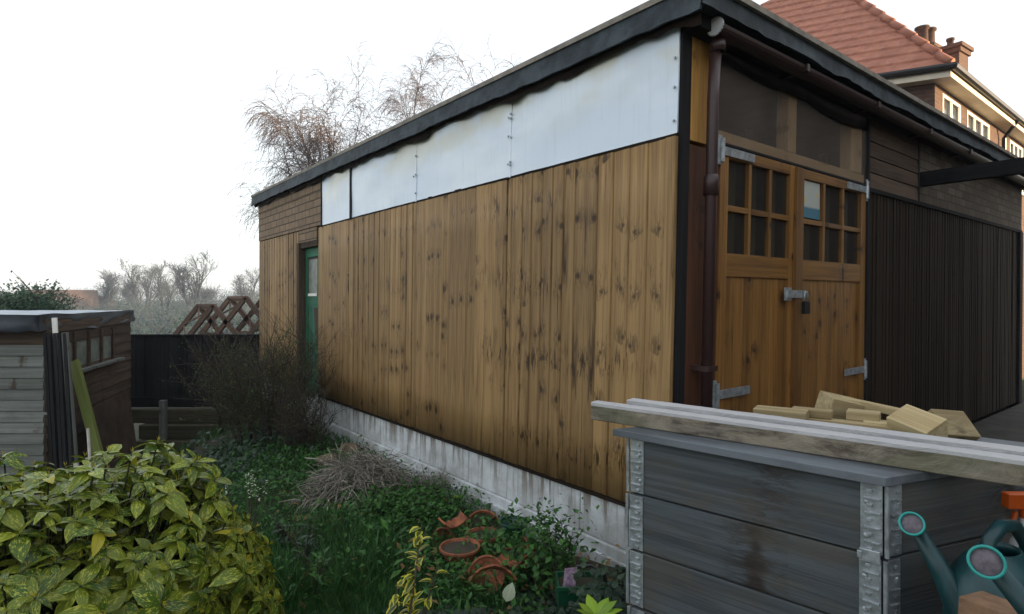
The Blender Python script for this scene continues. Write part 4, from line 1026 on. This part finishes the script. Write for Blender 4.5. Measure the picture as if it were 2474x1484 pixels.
# ground cover
def on_ground(x, y): return terr(x, y)
def patch(mb, n, fn_xy, r, Lr, wr, hr, kind):
    k = 0
    while k < n:
        x, y = fn_xy(r); t, s = gloc(x, y)
        if t > -.02 and s > -.0: continue
        k += 1
        hm = hr(x, y); z = terr(x, y)+hm*r.random()**.7
        if kind == 'blade':
            d = V((r.gauss(0,.35), r.gauss(0,.35), 1)).normalized(); L = r.uniform(*Lr); s_ = V((r.uniform(-1,1), r.uniform(-1,1), 0)).normalized()*L*wr
            P = V((x, y, z)); mb.add([P-s_, P+s_, P+d*L+V((r.gauss(0,.02), r.gauss(0,.02), -.01))], [(0,1,2)], [(-.5,0,0),(.5,0,0),(0,1,0)])
        elif kind == 'leaf':
            d = rdir(r, .2); L = r.uniform(*Lr); leaf(mb, (x, y, z), d, V((r.gauss(0,.4), r.gauss(0,.4), 1)), L, L*wr, r.uniform(0,.4), .2, 2)
        elif kind == 'ivy':
            L = r.uniform(*Lr); up = V((r.gauss(0,.45), -.35+r.gauss(0,.4), 1)).normalized(); a = up.orthogonal().normalized(); t_ = r.uniform(0, 6.28); c_ = up.cross(a)
            a, c_ = a*math.cos(t_)+c_*math.sin(t_), c_*math.cos(t_)-a*math.sin(t_); P = V((x, y, z+.01)); rn = r.random()
            sh = [(-.1,-.35),(.1,-.55),(.42,-.38),(.5,-.1),(1,0),(.5,.1),(.42,.38),(.1,.55),(-.1,.35)]
            vv = [P]+[P+(a*u+c_*v)*L+up*(-.25*L*(u*u+v*v)) for u, v in sh]
            mb.add(vv, [(0,i,i+1) for i in range(1,9)]+[(0,9,1)], [(0,0,0)]+[(v*2,u,0) for u, v in sh], rn)
def region(x0, x1, y0, y1): return lambda r: (r.uniform(x0, x1), r.uniform(y0, y1))
def pxregion(px0, px1, Y0, Y1): 
    def f(r):
        Y = 1/(lerp(1/Y0, 1/Y1, r.random())); return ((r.uniform(px0, px1)-1236)/1453*Y, Y)
    return f
r = random.Random(12)
hump = lambda a, b_: (lambda x, y: a+b_*max(0, .5+ns(x*2.2, y*2.2, 4)))
gr = MB()
patch(gr, 9000, pxregion(620, 950, 2.3, 3.6), r, (.05, .13), .035, hump(.03, .12), 'blade')
patch(gr, 30000, pxregion(500, 1250, 2.3, 6.2), r, (.03, .09), .05, hump(.0, .10), 'blade')
patch(gr, 9000, region(-5.2, -1.4, 4.2, 8.6), r, (.04, .12), .05, hump(.0, .12), 'blade')
o = gr.build('grass', M['grass']); tag(o, 'rough green grass over the bed in the middle foreground', 'grass', kind='stuff')
hb = MB()
patch(hb, 3600, pxregion(560, 1330, 2.4, 5.6), r, (.018, .045), .55, hump(.01, .20), 'leaf')
patch(hb, 2600, lambda r_: (lambda t: (-.72+r_.gauss(0,.20), 3.95+r_.gauss(0,.22)))(0), r, (.02, .045), .6, lambda x, y: .17, 'leaf')
patch(hb, 1500, lambda r_: (-1.45+r_.gauss(0,.30), 5.0+r_.gauss(0,.22)), r, (.02, .04), .6, lambda x, y: .14, 'leaf')
patch(hb, 2200, lambda r_: (-2.2+r_.gauss(0,.5), 4.6+r_.gauss(0,.5)), r, (.02, .05), .5, lambda x, y: .2, 'leaf')
patch(hb, 700, lambda r_: (-.18+r_.gauss(0,.16), 3.15+r_.gauss(0,.25)), r, (.02, .05), .6, lambda x, y: .12, 'leaf')
patch(hb, 900, lambda r_: (.12+r_.gauss(0,.12), 3.0+r_.gauss(0,.15)), r, (.02, .05), .6, lambda x, y: .32, 'leaf')
patch(hb, 700, pxregion(560, 1300, 2.3, 4.6), r, (.05, .10), .35, hump(.02, .16), 'leaf')
o = hb.build('leafy_weeds', M['herb']); tag(o, 'low leafy green weeds along the white plinth and around the pots', 'weeds', kind='stuff')
iv = MB()
patch(iv, 7500, pxregion(560, 1700, 1.75, 3.0), r, (.022, .048), 1, lambda x, y: .30*sst(2.9-y, 0, 1.0)*(.7+.5*ns(x*3, y*3))+.03, 'ivy')
patch(iv, 1700, pxregion(1380, 1760, 1.7, 2.5), r, (.022, .045), 1, lambda x, y: .34, 'ivy')
patch(iv, 1200, lambda r_: (-2.9+r_.gauss(0,.5), 5.3+r_.gauss(0,.4)), r, (.03, .06), 1, lambda x, y: .2, 'ivy')
o = iv.build('ivy', M['ivy']); tag(o, 'dark green ivy spreading over the foreground below the planter', 'ivy', kind='stuff')
dv = MB(); patch(dv, 1300, pxregion(650, 1650, 1.9, 4.5), r, (.03, .06), .5, hump(.02, .12), 'leaf')
o = dv.build('fallen_leaves', M['deadleaf']); tag(o, 'brown fallen leaves scattered through the bed', 'leaves', kind='stuff')
# weed stalks standing in the bed
r = random.Random(33)
for i, (px, Y, h_, lab) in enumerate([(730, 3.0, .34, 'tall dark green weed right of the laurel shrub'), (760, 2.75, .30, 'leafy weed stem standing just right of the tall dark weed'), (690, 3.4, .26, 'shorter weed stem behind the laurel edge'),
                        (960, 4.2, .18, 'upright weed beside the heap of dead stalks'), (1330, 3.1, .30, 'dark leafy plant against the plinth behind the green basket'), (1370, 2.95, .26, 'second leafy plant against the plinth, nearer the planter')]):
    x = (px-1236)/1453*Y; z = terr(x, Y); T = thing('weed_plant', lab, 'weed', (x, Y, z)); b, lv = MB(), MB()
    for k in range(7):
        d = V((r.gauss(0,.25), r.gauss(0,.25), 1)); hh = h_*r.uniform(.7, 1.1); top = V((x, Y, z))+d*hh; m_ = V((x, Y, z))+V((d.x*.3, d.y*.3, .6))*hh
        b.tube([(x, Y, z), m_, top], [.004, .003, .0015], 4, cap=False)
        for q in range(14):
            f = .2+.8*q/14; p = lerp(V((x, Y, z)), m_, f*2) if f < .5 else lerp(m_, top, f*2-1)
            leaf(lv, p, rdir(r, .25), (0,0,1), r.uniform(.03,.06), .016, .3, .2, 3)
    b.build('stems', M['twig'], T); lv.build('leaves', M['herb'] if i % 2 else M['ivy'], T)
# dead stalk heap
r = random.Random(44); hx, hy = -1.10, 4.25; hz = terr(hx, hy)
b = MB()
for k in range(1300):
    q = r.random()**.5; t = r.uniform(0, 6.28); x, y = hx+math.cos(t)*q*.36, hy+math.sin(t)*q*.30; z = hz+.34*(1-q**2.2)*r.uniform(.6, 1.02)+.02
    out = V((math.cos(t)*q, math.sin(t)*q, 0)) + V((r.gauss(0,.8), r.gauss(0,.8), r.gauss(0,.5)-.25*q)); out.normalize(); L = r.uniform(.05, .22)
    P = V((x, y, z)); wv_ = V((r.gauss(0,.02), r.gauss(0,.02), .01)); rr_s = r.choice((.0014, .0018, .0018, .0035)); b.tube([P, P+out*L*.5+wv_, P+out*L+V((0,0,-.03*q))], [rr_s, rr_s, rr_s*.7], 4, cap=False)
o = b.build('stalk_heap', M['straw'], loc=(hx, hy, hz)); tag(o, 'heap of dead greyish straw stalks beside the white plinth', 'dead plant')
b = MB()
for k in range(500):
    t = r.uniform(0, 6.28); q = r.random(); P = V((-.62+r.gauss(0,.10), 4.3+r.gauss(0,.08), hz)); d = V((r.gauss(0,.3), r.gauss(0,.3), 1)).normalized(); L = r.uniform(.1, .26)
    b.tube([P, P+d*L*.6, P+d*L+V((r.gauss(0,.03), 0, -.02))], [.0018, .0016, .001], 3, cap=False)
o = b.build('dead_stalks', M['straw'], loc=(-.62, 4.3, hz)); tag(o, 'thin standing dead stalks just right of the straw heap', 'dead plant')
# pots
def pot(px, py, Y, rt, h, lab, tilt=(0,0), mat='terra', z=None, saucer=False, fill=True):
    q = pt(px, py+12, Y); zt_ = q.z if z is None else z; rt *= .88; h *= .55; zt_ -= .015
    T = thing('terracotta_pot' if mat == 'terra' else 'plastic_pot', lab, 'flower pot', (q.x, q.y, zt_-h), group='flower pots by the plinth'); b = MB()
    if saucer: prof = [(0,0),(rt*.8,0),(rt,h),(rt*.95,h),(rt*.78,.012),(0,.012)]
    else: prof = [(0,0),(rt*.68,0),(rt*.92,h*.78),(rt,h*.79),(rt,h),(rt*.90,h),(rt*.86,h*.8),(rt*.66,h*.5),(0,h*.5)]
    b.lathe((q.x, q.y, zt_-h), prof, 28); b.build('pot', M[mat], T, smooth=False, bevel=.002)
    if fill:
        b = MB(); b.lathe((q.x, q.y, zt_-h), [(0,h*.80),(rt*.5,h*.81),(rt*.86,h*.8 if not saucer else h*.6)], 20); b.build('soil', M['soil'], T)
    T.rotation_euler = (tilt[0], tilt[1], 0); return T
pot(1165, 1235, 3.75, .125, .16, 'large brown-stained clay pot at the back, tilted towards the camera', (.75, .1), fill=True)
pot(1165, 1270, 3.40, .115, .16, 'terracotta pot with a wide rim in the middle of the group')
pot(1110, 1300, 3.15, .125, .12, 'wide shallow terracotta pot in front of the middle one')
pot(1068, 1262, 3.55, .075, .09, 'pinkish terracotta pot lying on its side, leftmost of the group', (1.3, .5), fill=False)
pot(1250, 1315, 3.15, .095, .10, 'terracotta pot right of the shallow one, half hidden in weeds')
pot(1180, 1350, 2.95, .11, .10, 'broken clay pot nearest the camera, tipped forward', (.9, -.4), fill=False)
pot(1140, 1330, 3.0, .09, .10, 'upturned terracotta pot between the shallow and the broken one', (3.14, 0), fill=False)
pot(1240, 1240, 3.45, .10, .15, 'dark green square-sided plastic pot behind the terracotta group', mat='darkgreenplastic', fill=False)
def shard(px, py, Y, rad, ang, tl, lab):
    q = pt(px, py, Y); T = V((q.x, q.y, max(q.z, terr(q.x, q.y)+.02))); b = MB(); vv, ff = [], []; n = 12; rs_ = random.Random(px)
    for k in range(n+1):
        t = -.9+1.8*k/n; top = .05+.02*rs_.random()
        for (rr, zz) in ((rad, 0), (rad, top), (rad-.009, top), (rad-.009, 0)): vv.append(V((math.cos(t)*rr-rad*.8, math.sin(t)*rr, zz)))
    for k in range(n):
        for j in range(4): a = k*4+j; ff.append((a, k*4+(j+1) % 4, k*4+4+(j+1) % 4, a+4))
    ff += [(0,1,2,3), (n*4+3, n*4+2, n*4+1, n*4)]
    b.add(vv, ff); o = b.build('pot_shard', M['terra']); o.location = T; o.rotation_euler = (tl[0], tl[1], ang); tag(o, lab, 'pot shard', 'broken terracotta shards')
shard(1195, 1385, 2.85, .13, 1.4, (.3, -.9), 'curved terracotta shard lying nearest the camera below the pots')
shard(1230, 1365, 2.95, .11, .4, (-.4, 1.1), 'curved terracotta shard right of the tipped broken pot')
shard(1100, 1268, 3.45, .12, 2.6, (.2, 1.2), 'pinkish shard leaning at the left of the pots')
shard(1285, 1340, 3.05, .12, -.5, (.5, -.7), 'brown shard half under the weeds right of the pots')
# green basket with handle and a plant tag
q = pt(1402, 1398, 2.62); T = thing('green_planter_tub', 'dark green plastic tub with a black carrying handle near the planter foot', 'planter tub', (q.x, q.y, q.z-.11)); b = MB()
W_, D_, Hh = .105, .075, .10; z0 = q.z-.10
for (x0, x1, y0, y1) in ((-W_,W_,-D_,-D_+.006), (-W_,W_,D_-.006,D_), (-W_,-W_+.006,-D_+.006,D_-.006), (W_-.006,W_,-D_+.006,D_-.006)): b.box(q.x+x0, q.x+x1, q.y+y0, q.y+y1, z0, z0+Hh)
b.box(q.x-W_+.006, q.x+W_-.006, q.y-D_+.006, q.y+D_-.006, z0, z0+.01)
b.box(q.x-W_-.008, q.x+W_+.008, q.y-D_-.008, q.y-D_-.0005, z0+Hh-.018, z0+Hh+.002, 'x'); b.build('tub', M['greenplastic'], T, bevel=.002)
b = MB(); b.box(q.x-W_+.007, q.x+W_-.007, q.y-D_+.007, q.y+D_-.007, z0+.011, z0+Hh*.75); b.build('soil', M['soil'], T)
b = MB(); b.tube([(q.x-.03, q.y+.03, z0+Hh-.01), (q.x-.01, q.y+.02, z0+Hh+.045), (q.x+.05, q.y, z0+Hh+.06), (q.x+.10, q.y-.02, z0+Hh+.03), (q.x+.112, q.y-.03, z0+Hh-.06)], .009, 8); b.build('carrying_handle', M['black'], T, smooth=True)
b = MB(); b.hexa((q.x-.085, q.y-.045, z0+.06), (.055,.01,0), (0,.0015,0), (.01,-.01,.11)); o = b.build('plant_tag', M['petal'], loc=(q.x-.06, q.y-.04, z0+.06)); tag(o, 'pale pink and white printed plant tag stuck in the green tub', 'plant tag')
# gold-edged euonymus
r = random.Random(55); P0 = V(((985-1236)/1453*2.15, 2.15, terr(-.37, 2.15))); T = thing('golden_euonymus', 'upright yellow-edged euonymus sprig in the foreground', 'shrub', P0); b, lv = MB(), MB()
for (ex, ey, ez, n_) in ((.045, 0, .64, 38), (-.05, .02, .42, 24), (-.075, -.02, .30, 20), (.10, .03, .48, 12), (.02, -.04, .40, 22), (-.02, -.05, .25, 20)):
    e = P0+V((ex, ey, ez)); mdl = lerp(P0, e, .5)+V((-.02, 0, 0)); b.tube([P0, mdl, e], [.006, .005, .002], 5)
    for k in range(n_):
        f = .22+.78*k/n_; p = lerp(P0, mdl, f*2) if f < .5 else lerp(mdl, e, f*2-1)
        leaf(lv, p, rdir(r, .55), (0,0,1), r.uniform(.042,.062), r.uniform(.024,.033), .25, .35, 4)
b.build('stems', M['twig'], T); lv.build('leaves', M['euon'], T, smooth=True)
# bright primrose-like rosette at the planter foot
for (px, py, Y, lab, sz) in ((1440, 1470, 2.0, 'bright lime-green rosette plant at the bottom edge by the planter', .085), (1105, 1195, 4.1, 'small yellow-green plant against the plinth above the pots', .05)):
    q = pt(px, py, Y); T = thing('rosette_plant', lab, 'plant', (q.x, q.y, q.z-.05)); lv, b = MB(), MB()
    b.tube([(q.x, q.y, terr(q.x, q.y)), (q.x, q.y, q.z-.02)], .006, 5); b.build('stem', M['herb'], T)
    for k in range(11):
        t = k*2.4; leaf(lv, (q.x, q.y, q.z-.03), (math.cos(t), math.sin(t), .75+.05*k), (0,0,1), sz*r.uniform(.8,1.1), sz*.5, .35, -.2, 5)
    lv.build('leaves', M['lettuce'], T, smooth=True)
q = pt(1222, 1425, 2.5); lv = MB(); leaf(lv, q-V((0,0,.05)), (.3,-.2,1), (0,-1,.3), .09, .055, .1, .1, 5); o = lv.build('pale_leaf', M['palm'], loc=q); tag(o, 'single pale whitish-green leaf standing among the broken pots', 'leaf')
# clump stone at the plinth foot and rubble
def stone(px, py, Y, rad, lab, sq=(1,1,.7), mat='stone', sink=.3):
    q = pt(px, py, Y); b = MB(); vv, ff = [], []; n, m_ = 14, 9; sd_ = px
    for i in range(m_+1):
        for k in range(n):
            th, ph = math.pi*i/m_, 2*math.pi*k/n; d = V((math.sin(th)*math.cos(ph), math.sin(th)*math.sin(ph), math.cos(th)))
            rr = rad*(1+.35*ns(d.x*1.5+sd_, d.y*1.5, d.z*1.5)); vv.append(V((q.x+d.x*rr*sq[0], q.y+d.y*rr*sq[1], q.z+d.z*rr*sq[2])))
    for i in range(m_):
        for k in range(n): ff.append((i*n+k, (i+1)*n+k, (i+1)*n+(k+1) % n, i*n+(k+1) % n))
    b.add(vv, ff); o = b.build('garden_stone', M[mat], loc=q, smooth=True); tag(o, lab, 'stone', 'stones at the foot of the plinth'); return o
stone(845, 1088, 5.35, .10, 'dark brown stone lump against the far part of the white plinth')
stone(1030, 1175, 4.55, .09, 'flat grey rubble lump at the plinth foot behind the straw heap', (1.6, 1, .35), 'concrete')
stone(790, 1112, 4.9, .08, 'small mossy stone left of the straw heap', (1.2, 1, .6))
for (px, Y, lab) in ((590, 3.4, 'pale seed-headed weed behind the laurel, left of the straw heap'),):
    x = (px-1236)/1453*Y; T = thing('weed_plant', lab, 'weed', (x, Y, terr(x, Y))); b, lv = MB(), MB()
    for k in range(8):
        e = V((x+r.gauss(0,.05), Y+r.gauss(0,.05), .44+r.uniform(-.06,.04))); b.tube([(x, Y, terr(x, Y)), e], [.003, .002], 4)
        for q_ in range(8): leaf(lv, e-V((0,0,.01*q_)), rdir(r, .4), (0,0,1), .02, .012, .2, .2, 2)
    b.build('stems', M['twig'], T); lv.build('seed_heads', M['palm'], T)

# ------------------------------------------------------------------ trees
def tree(name, label, X, Y, zbase, H, seed, spread=.5, trunk=.12, levels=4, droop=0.0, twig=.008, nb=(5,5,6,7), fork=.25, mat=None, tmat=None, cat='tree', grp=None, nstem=1, minr=.008, lf_=(.36,.56), twl=(.5,1.1)):
    r = random.Random(seed); T = thing(name, label, cat, (X, Y, zbase), group=grp); tb, cb = MB(), MB()
    def branch(P, d, L, rad, lev):
        last = lev == levels; N = 5 if lev < levels-1 else 4; pts, rads = [P], [rad]; p, dd = V(P), V(d).normalized()
        for i in range(N):
            w_ = .06 if lev == 0 else (.12 if lev < 3 else .2)
            dd = (dd + V((r.gauss(0,w_), r.gauss(0,w_), r.gauss(0,w_*.6))) + V((0,0,(.05 if lev < levels-1 else (-droop*2.2 if last else -droop*.8))*(1 if lev else 0)))).normalized()
            p = p+dd*L/N; pts.append(p); rads.append(max(minr*.6, rad*(1-.62*(i+1)/N)))
        (tb if lev <= 1 else cb).tube(pts, rads, 6 if lev == 0 else (4 if lev == 1 else 3), cap=False)
        if last: return
        n = nb[min(lev, len(nb)-1)]
        for k in range(n):
            f = lerp(fork if lev == 0 else .25, 1.0, (k+.6*r.random())/n); i = min(N-1, int(f*N)); q = lerp(pts[i], pts[i+1], f*N-i)
            ax = dd.orthogonal().normalized(); t = r.uniform(0, 6.28) + k*2.4; c_ = dd.cross(ax); out = ax*math.cos(t)+c_*math.sin(t)
            base_d = (pts[min(i+1, N)]-pts[i]).normalized(); sp = spread*(1.0 if lev == 0 else 1.15)
            nd = base_d*(1-sp*.55)+out*sp
            nl_ = (L*r.uniform(*lf_)*(1 if lev else (1.08-.45*f))) if lev < levels-1 else r.uniform(*twl)
            branch(q, nd, nl_, max(minr, rads[i]*.5), lev+1)
    for k in range(nstem):
        d = V((0,0,1)) if nstem == 1 else V((math.cos(k*2.4+seed)*.20, math.sin(k*2.4+seed)*.2, 1))
        branch(V((X+k*.15, Y, zbase)), d, H*.80*(1 if k == 0 else .88), trunk, 0)
    tb.build('trunk', tmat or M['birchbark'], T); cb.build('crown', mat or M['birchtwig'], T); return T
def ptz(py, Y): return CZ-(py-722)*Y/FP
def px2x(px, Y): return (px-1236)/FP*Y
gb = 'bare birches behind the garage'
for (px, Y, H, sd_, sp, nb_, lf_, lab) in ((864, 22, 12.3, 744, .32, (9,6,5,5), (.44,.6), 'widest bare birch, its drooping twigs left of the others above the garage roof'),
        (825, 21, 10.7, 588, .48, (8,6,5,5), (.36,.5), 'lower bare birch spreading left over the far end of the garage roof'),
        (1085, 26, 15.7, 103, .32, (8,6,5,5), (.36,.5), 'reddish bare birch with the highest top, right of the widest birch'),
        (1165, 27, 13.1, 872, .48, (8,6,5,5), (.44,.6), 'orange-tinted bare birch at the right of the group, close above the roof line'),
        (925, 24, 10.0, 28, .40, (8,6,6,5), (.34,.46), 'small bare birch between the two big crowns, just above the roof')):
    tree('bare_birch', lab, px2x(px, Y), Y, -3, H, sd_, sp, .13, 4, .18, nb=nb_, fork=.5, grp=gb, nstem=2, minr=.006 if sd_ == 588 else .008, lf_=lf_)
gd = 'bare trees beyond the fence'
for (px, Yq, py, sd_, lab, sp) in ((258, 62, 668, 3, 'round bare tree on the horizon right of the dark roofed house', .55), (345, 55, 650, 5, 'bare grey tree on the horizon, second right of the far house', .5), (400, 58, 655, 11, 'bare grey tree on the horizon between two taller ones', .5),
                         (462, 48, 632, 7, 'pale bare birch, tallest tree on the left horizon', .5), (600, 60, 665, 13, 'bare round tree just left of the garage wall', .6), (500, 70, 700, 17, 'low bare tree behind the wooden trestles', .6), (310, 75, 690, 19, 'low bare tree in the gap between the horizon trees', .55)):
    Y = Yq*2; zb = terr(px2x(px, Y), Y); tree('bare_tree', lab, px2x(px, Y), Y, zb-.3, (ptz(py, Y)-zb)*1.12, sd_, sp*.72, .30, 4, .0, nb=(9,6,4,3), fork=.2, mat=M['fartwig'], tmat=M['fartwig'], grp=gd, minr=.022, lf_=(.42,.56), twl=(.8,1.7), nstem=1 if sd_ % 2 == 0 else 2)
def bushy(name, label, X, Y, z0, w_, h, n, lm, seed, lsz=.1, cat='tree', grp=None, twigs=60):
    r = random.Random(seed); T = thing(name, label, cat, (X, Y, z0), group=grp); lv, b = MB(), MB(); cl = []
    for k in range(26): cl.append(V((X+r.gauss(0,.36)*w_, Y+r.gauss(0,.36)*w_, z0+h*(.25+.62*r.random()))))
    for c_ in cl: b.tube([(X, Y, z0), lerp(V((X, Y, z0)), c_, .5)+V((0,0,h*.05)), c_], [.05*h/3, .03*h/3, .01], 4, cap=False)
    for k in range(twigs):
        c_ = r.choice(cl); d = rdir(r, .8); e = c_+d*h*r.uniform(.12,.26); b.tube([c_, e], [.02, .008], 3, cap=False)
        for q in range(10): leaf(lv, lerp(c_, e, r.random()), rdir(r), (0,0,1), lsz, lsz*.5, .2, .2, 1+1)
    for k in range(n):
        c_ = r.choice(cl); d = rdir(r); p = c_+d*h*.17*(r.random()**.4); leaf(lv, p, rdir(r), d, lsz*r.uniform(.7,1.3), lsz*.55, .2, .2, 2)
    b.build('branches', M['twig'], T); lv.build('crown', lm, T)
bushy('evergreen_tree', 'dense dark evergreen tree behind the shed roof at the left edge', px2x(50, 19), 19, -2.9, 1.35, ptz(672, 19)+2.9, 15000, M['holly'], 3, .11, twigs=150)
bushy('evergreen_tree', 'looser evergreen twigs at the right side of the dark tree behind the shed', px2x(115, 20), 20, -2.9, .8, ptz(690, 20)+2.9, 5000, M['holly'], 7, .10, twigs=120)
# far scrub bank
r = random.Random(66)
sc_lv, sc_b = MB(), MB()
for k in range(240):
    Y = r.uniform(55, 180); px = r.uniform(-100, 720); X = px2x(px, Y); z = terr(X, Y); h = (1+Y/70)*r.uniform(1.3, 2.0)*(1+.2*ns(X*.1, Y*.1)); w_ = h*r.uniform(.7,1.2)
    for q in range(120):
        d = rdir(r, .4); p = V((X, Y, z+h*.35))+V((d.x*w_, d.y*w_, d.z*h*.6))*r.random()**.4; leaf(sc_lv, p, rdir(r), d, .4, .17, .2, .2, 2)
    for q in range(26):
        d = rdir(r, .9); P = V((X, Y, z)); e = P+V((d.x*w_*.9, d.y*w_*.9, abs(d.z)*h*1.1)); sc_b.tube([P, lerp(P, e, .6)+V((0,0,.2)), e], [.03, .02, .012], 3, cap=False)
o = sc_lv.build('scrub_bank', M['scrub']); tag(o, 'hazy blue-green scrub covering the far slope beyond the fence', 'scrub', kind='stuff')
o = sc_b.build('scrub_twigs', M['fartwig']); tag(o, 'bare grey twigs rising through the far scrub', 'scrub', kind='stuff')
# distant houses
def far_house(label, px0, px1, py_ridge, py_eave, Y, dep, mat, wallc, win=None, gable=False):
    x0, x1 = px2x(px0, Y), px2x(px1, Y); zr_, ze = ptz(py_ridge, Y+dep/2), ptz(py_eave, Y); x1 += (x1-x0)*.12; T = thing('distant_house', label, 'house', (x0, Y, ze-3), group='distant houses on the horizon')
    b = MB(); b.box(x0+.2, x1-.2, Y+.3, Y+dep-.3, ze-6, ze-.02, 'z'); b.build('wall', wallc, T)
    b = MB(); i_ = 0 if gable else (x1-x0)*.18; A = [(x0,Y,ze),(x1,Y,ze),(x1,Y+dep,ze),(x0,Y+dep,ze),(x0+.0,Y+dep/2,zr_),(x1-i_,Y+dep/2,zr_)]
    b.add(A, [(0,1,5,4),(2,3,4,5),(1,2,5),(3,0,4),(3,2,1,0)]); b.build('roof', mat, T)
    if win:
        wx = px2x(win, Y); f = MB(); f.box(wx-.6, wx+.6, Y+.2, Y+.29, ze-1.3, ze-.15); w1 = f.build('window', M['whiteframe'], T); f = MB(); f.box(wx-.48, wx-.05, Y+.185, Y+.199, ze-1.2, ze-.25); f.box(wx+.05, wx+.48, Y+.185, Y+.199, ze-1.2, ze-.25); f.build('pane', M['houseglass'], w1)
    T.rotation_euler.z = math.atan(-((px0+px1)/2-1236)/1453)
M['farroof'] = plain('brown_far_roof', (.15,.095,.075), .9, .25, 2); M['farroof2'] = plain('grey_far_roof', (.085,.080,.085), .9, .25, 2); M['farwall'] = plain('buff_far_wall', (.22,.16,.11), .9, .2, 2)
far_house('distant brown-roofed house behind the evergreen tree at the left', 60, 192, 700, 748, 112, 14, M['farroof'], M['farwall'], 168, True)
far_house('distant dark grey-roofed house right of the brown-roofed one', 190, 262, 716, 757, 118, 14, M['farroof2'], M['farwall'])

# ------------------------------------------------------------------ haze
HZ = True
if HZ:
    m = bpy.data.materials.new('haze_air'); m.use_nodes = True; t = m.node_tree; t.nodes.clear()
    pv = t.nodes.new('ShaderNodeVolumePrincipled'); pv.inputs['Color'].default_value = (.74, .87, 1, 1); pv.inputs['Density'].default_value = .0009; pv.inputs['Anisotropy'].default_value = .1
    oo = t.nodes.new('ShaderNodeOutputMaterial'); t.links.new(pv.outputs[0], oo.inputs['Volume'])
    b = MB(); b.box(-330, 330, -70, 345, -7, 16); o = b.build('haze', m); tag(o, 'thin bluish winter haze over the far slope', 'haze', kind='stuff')
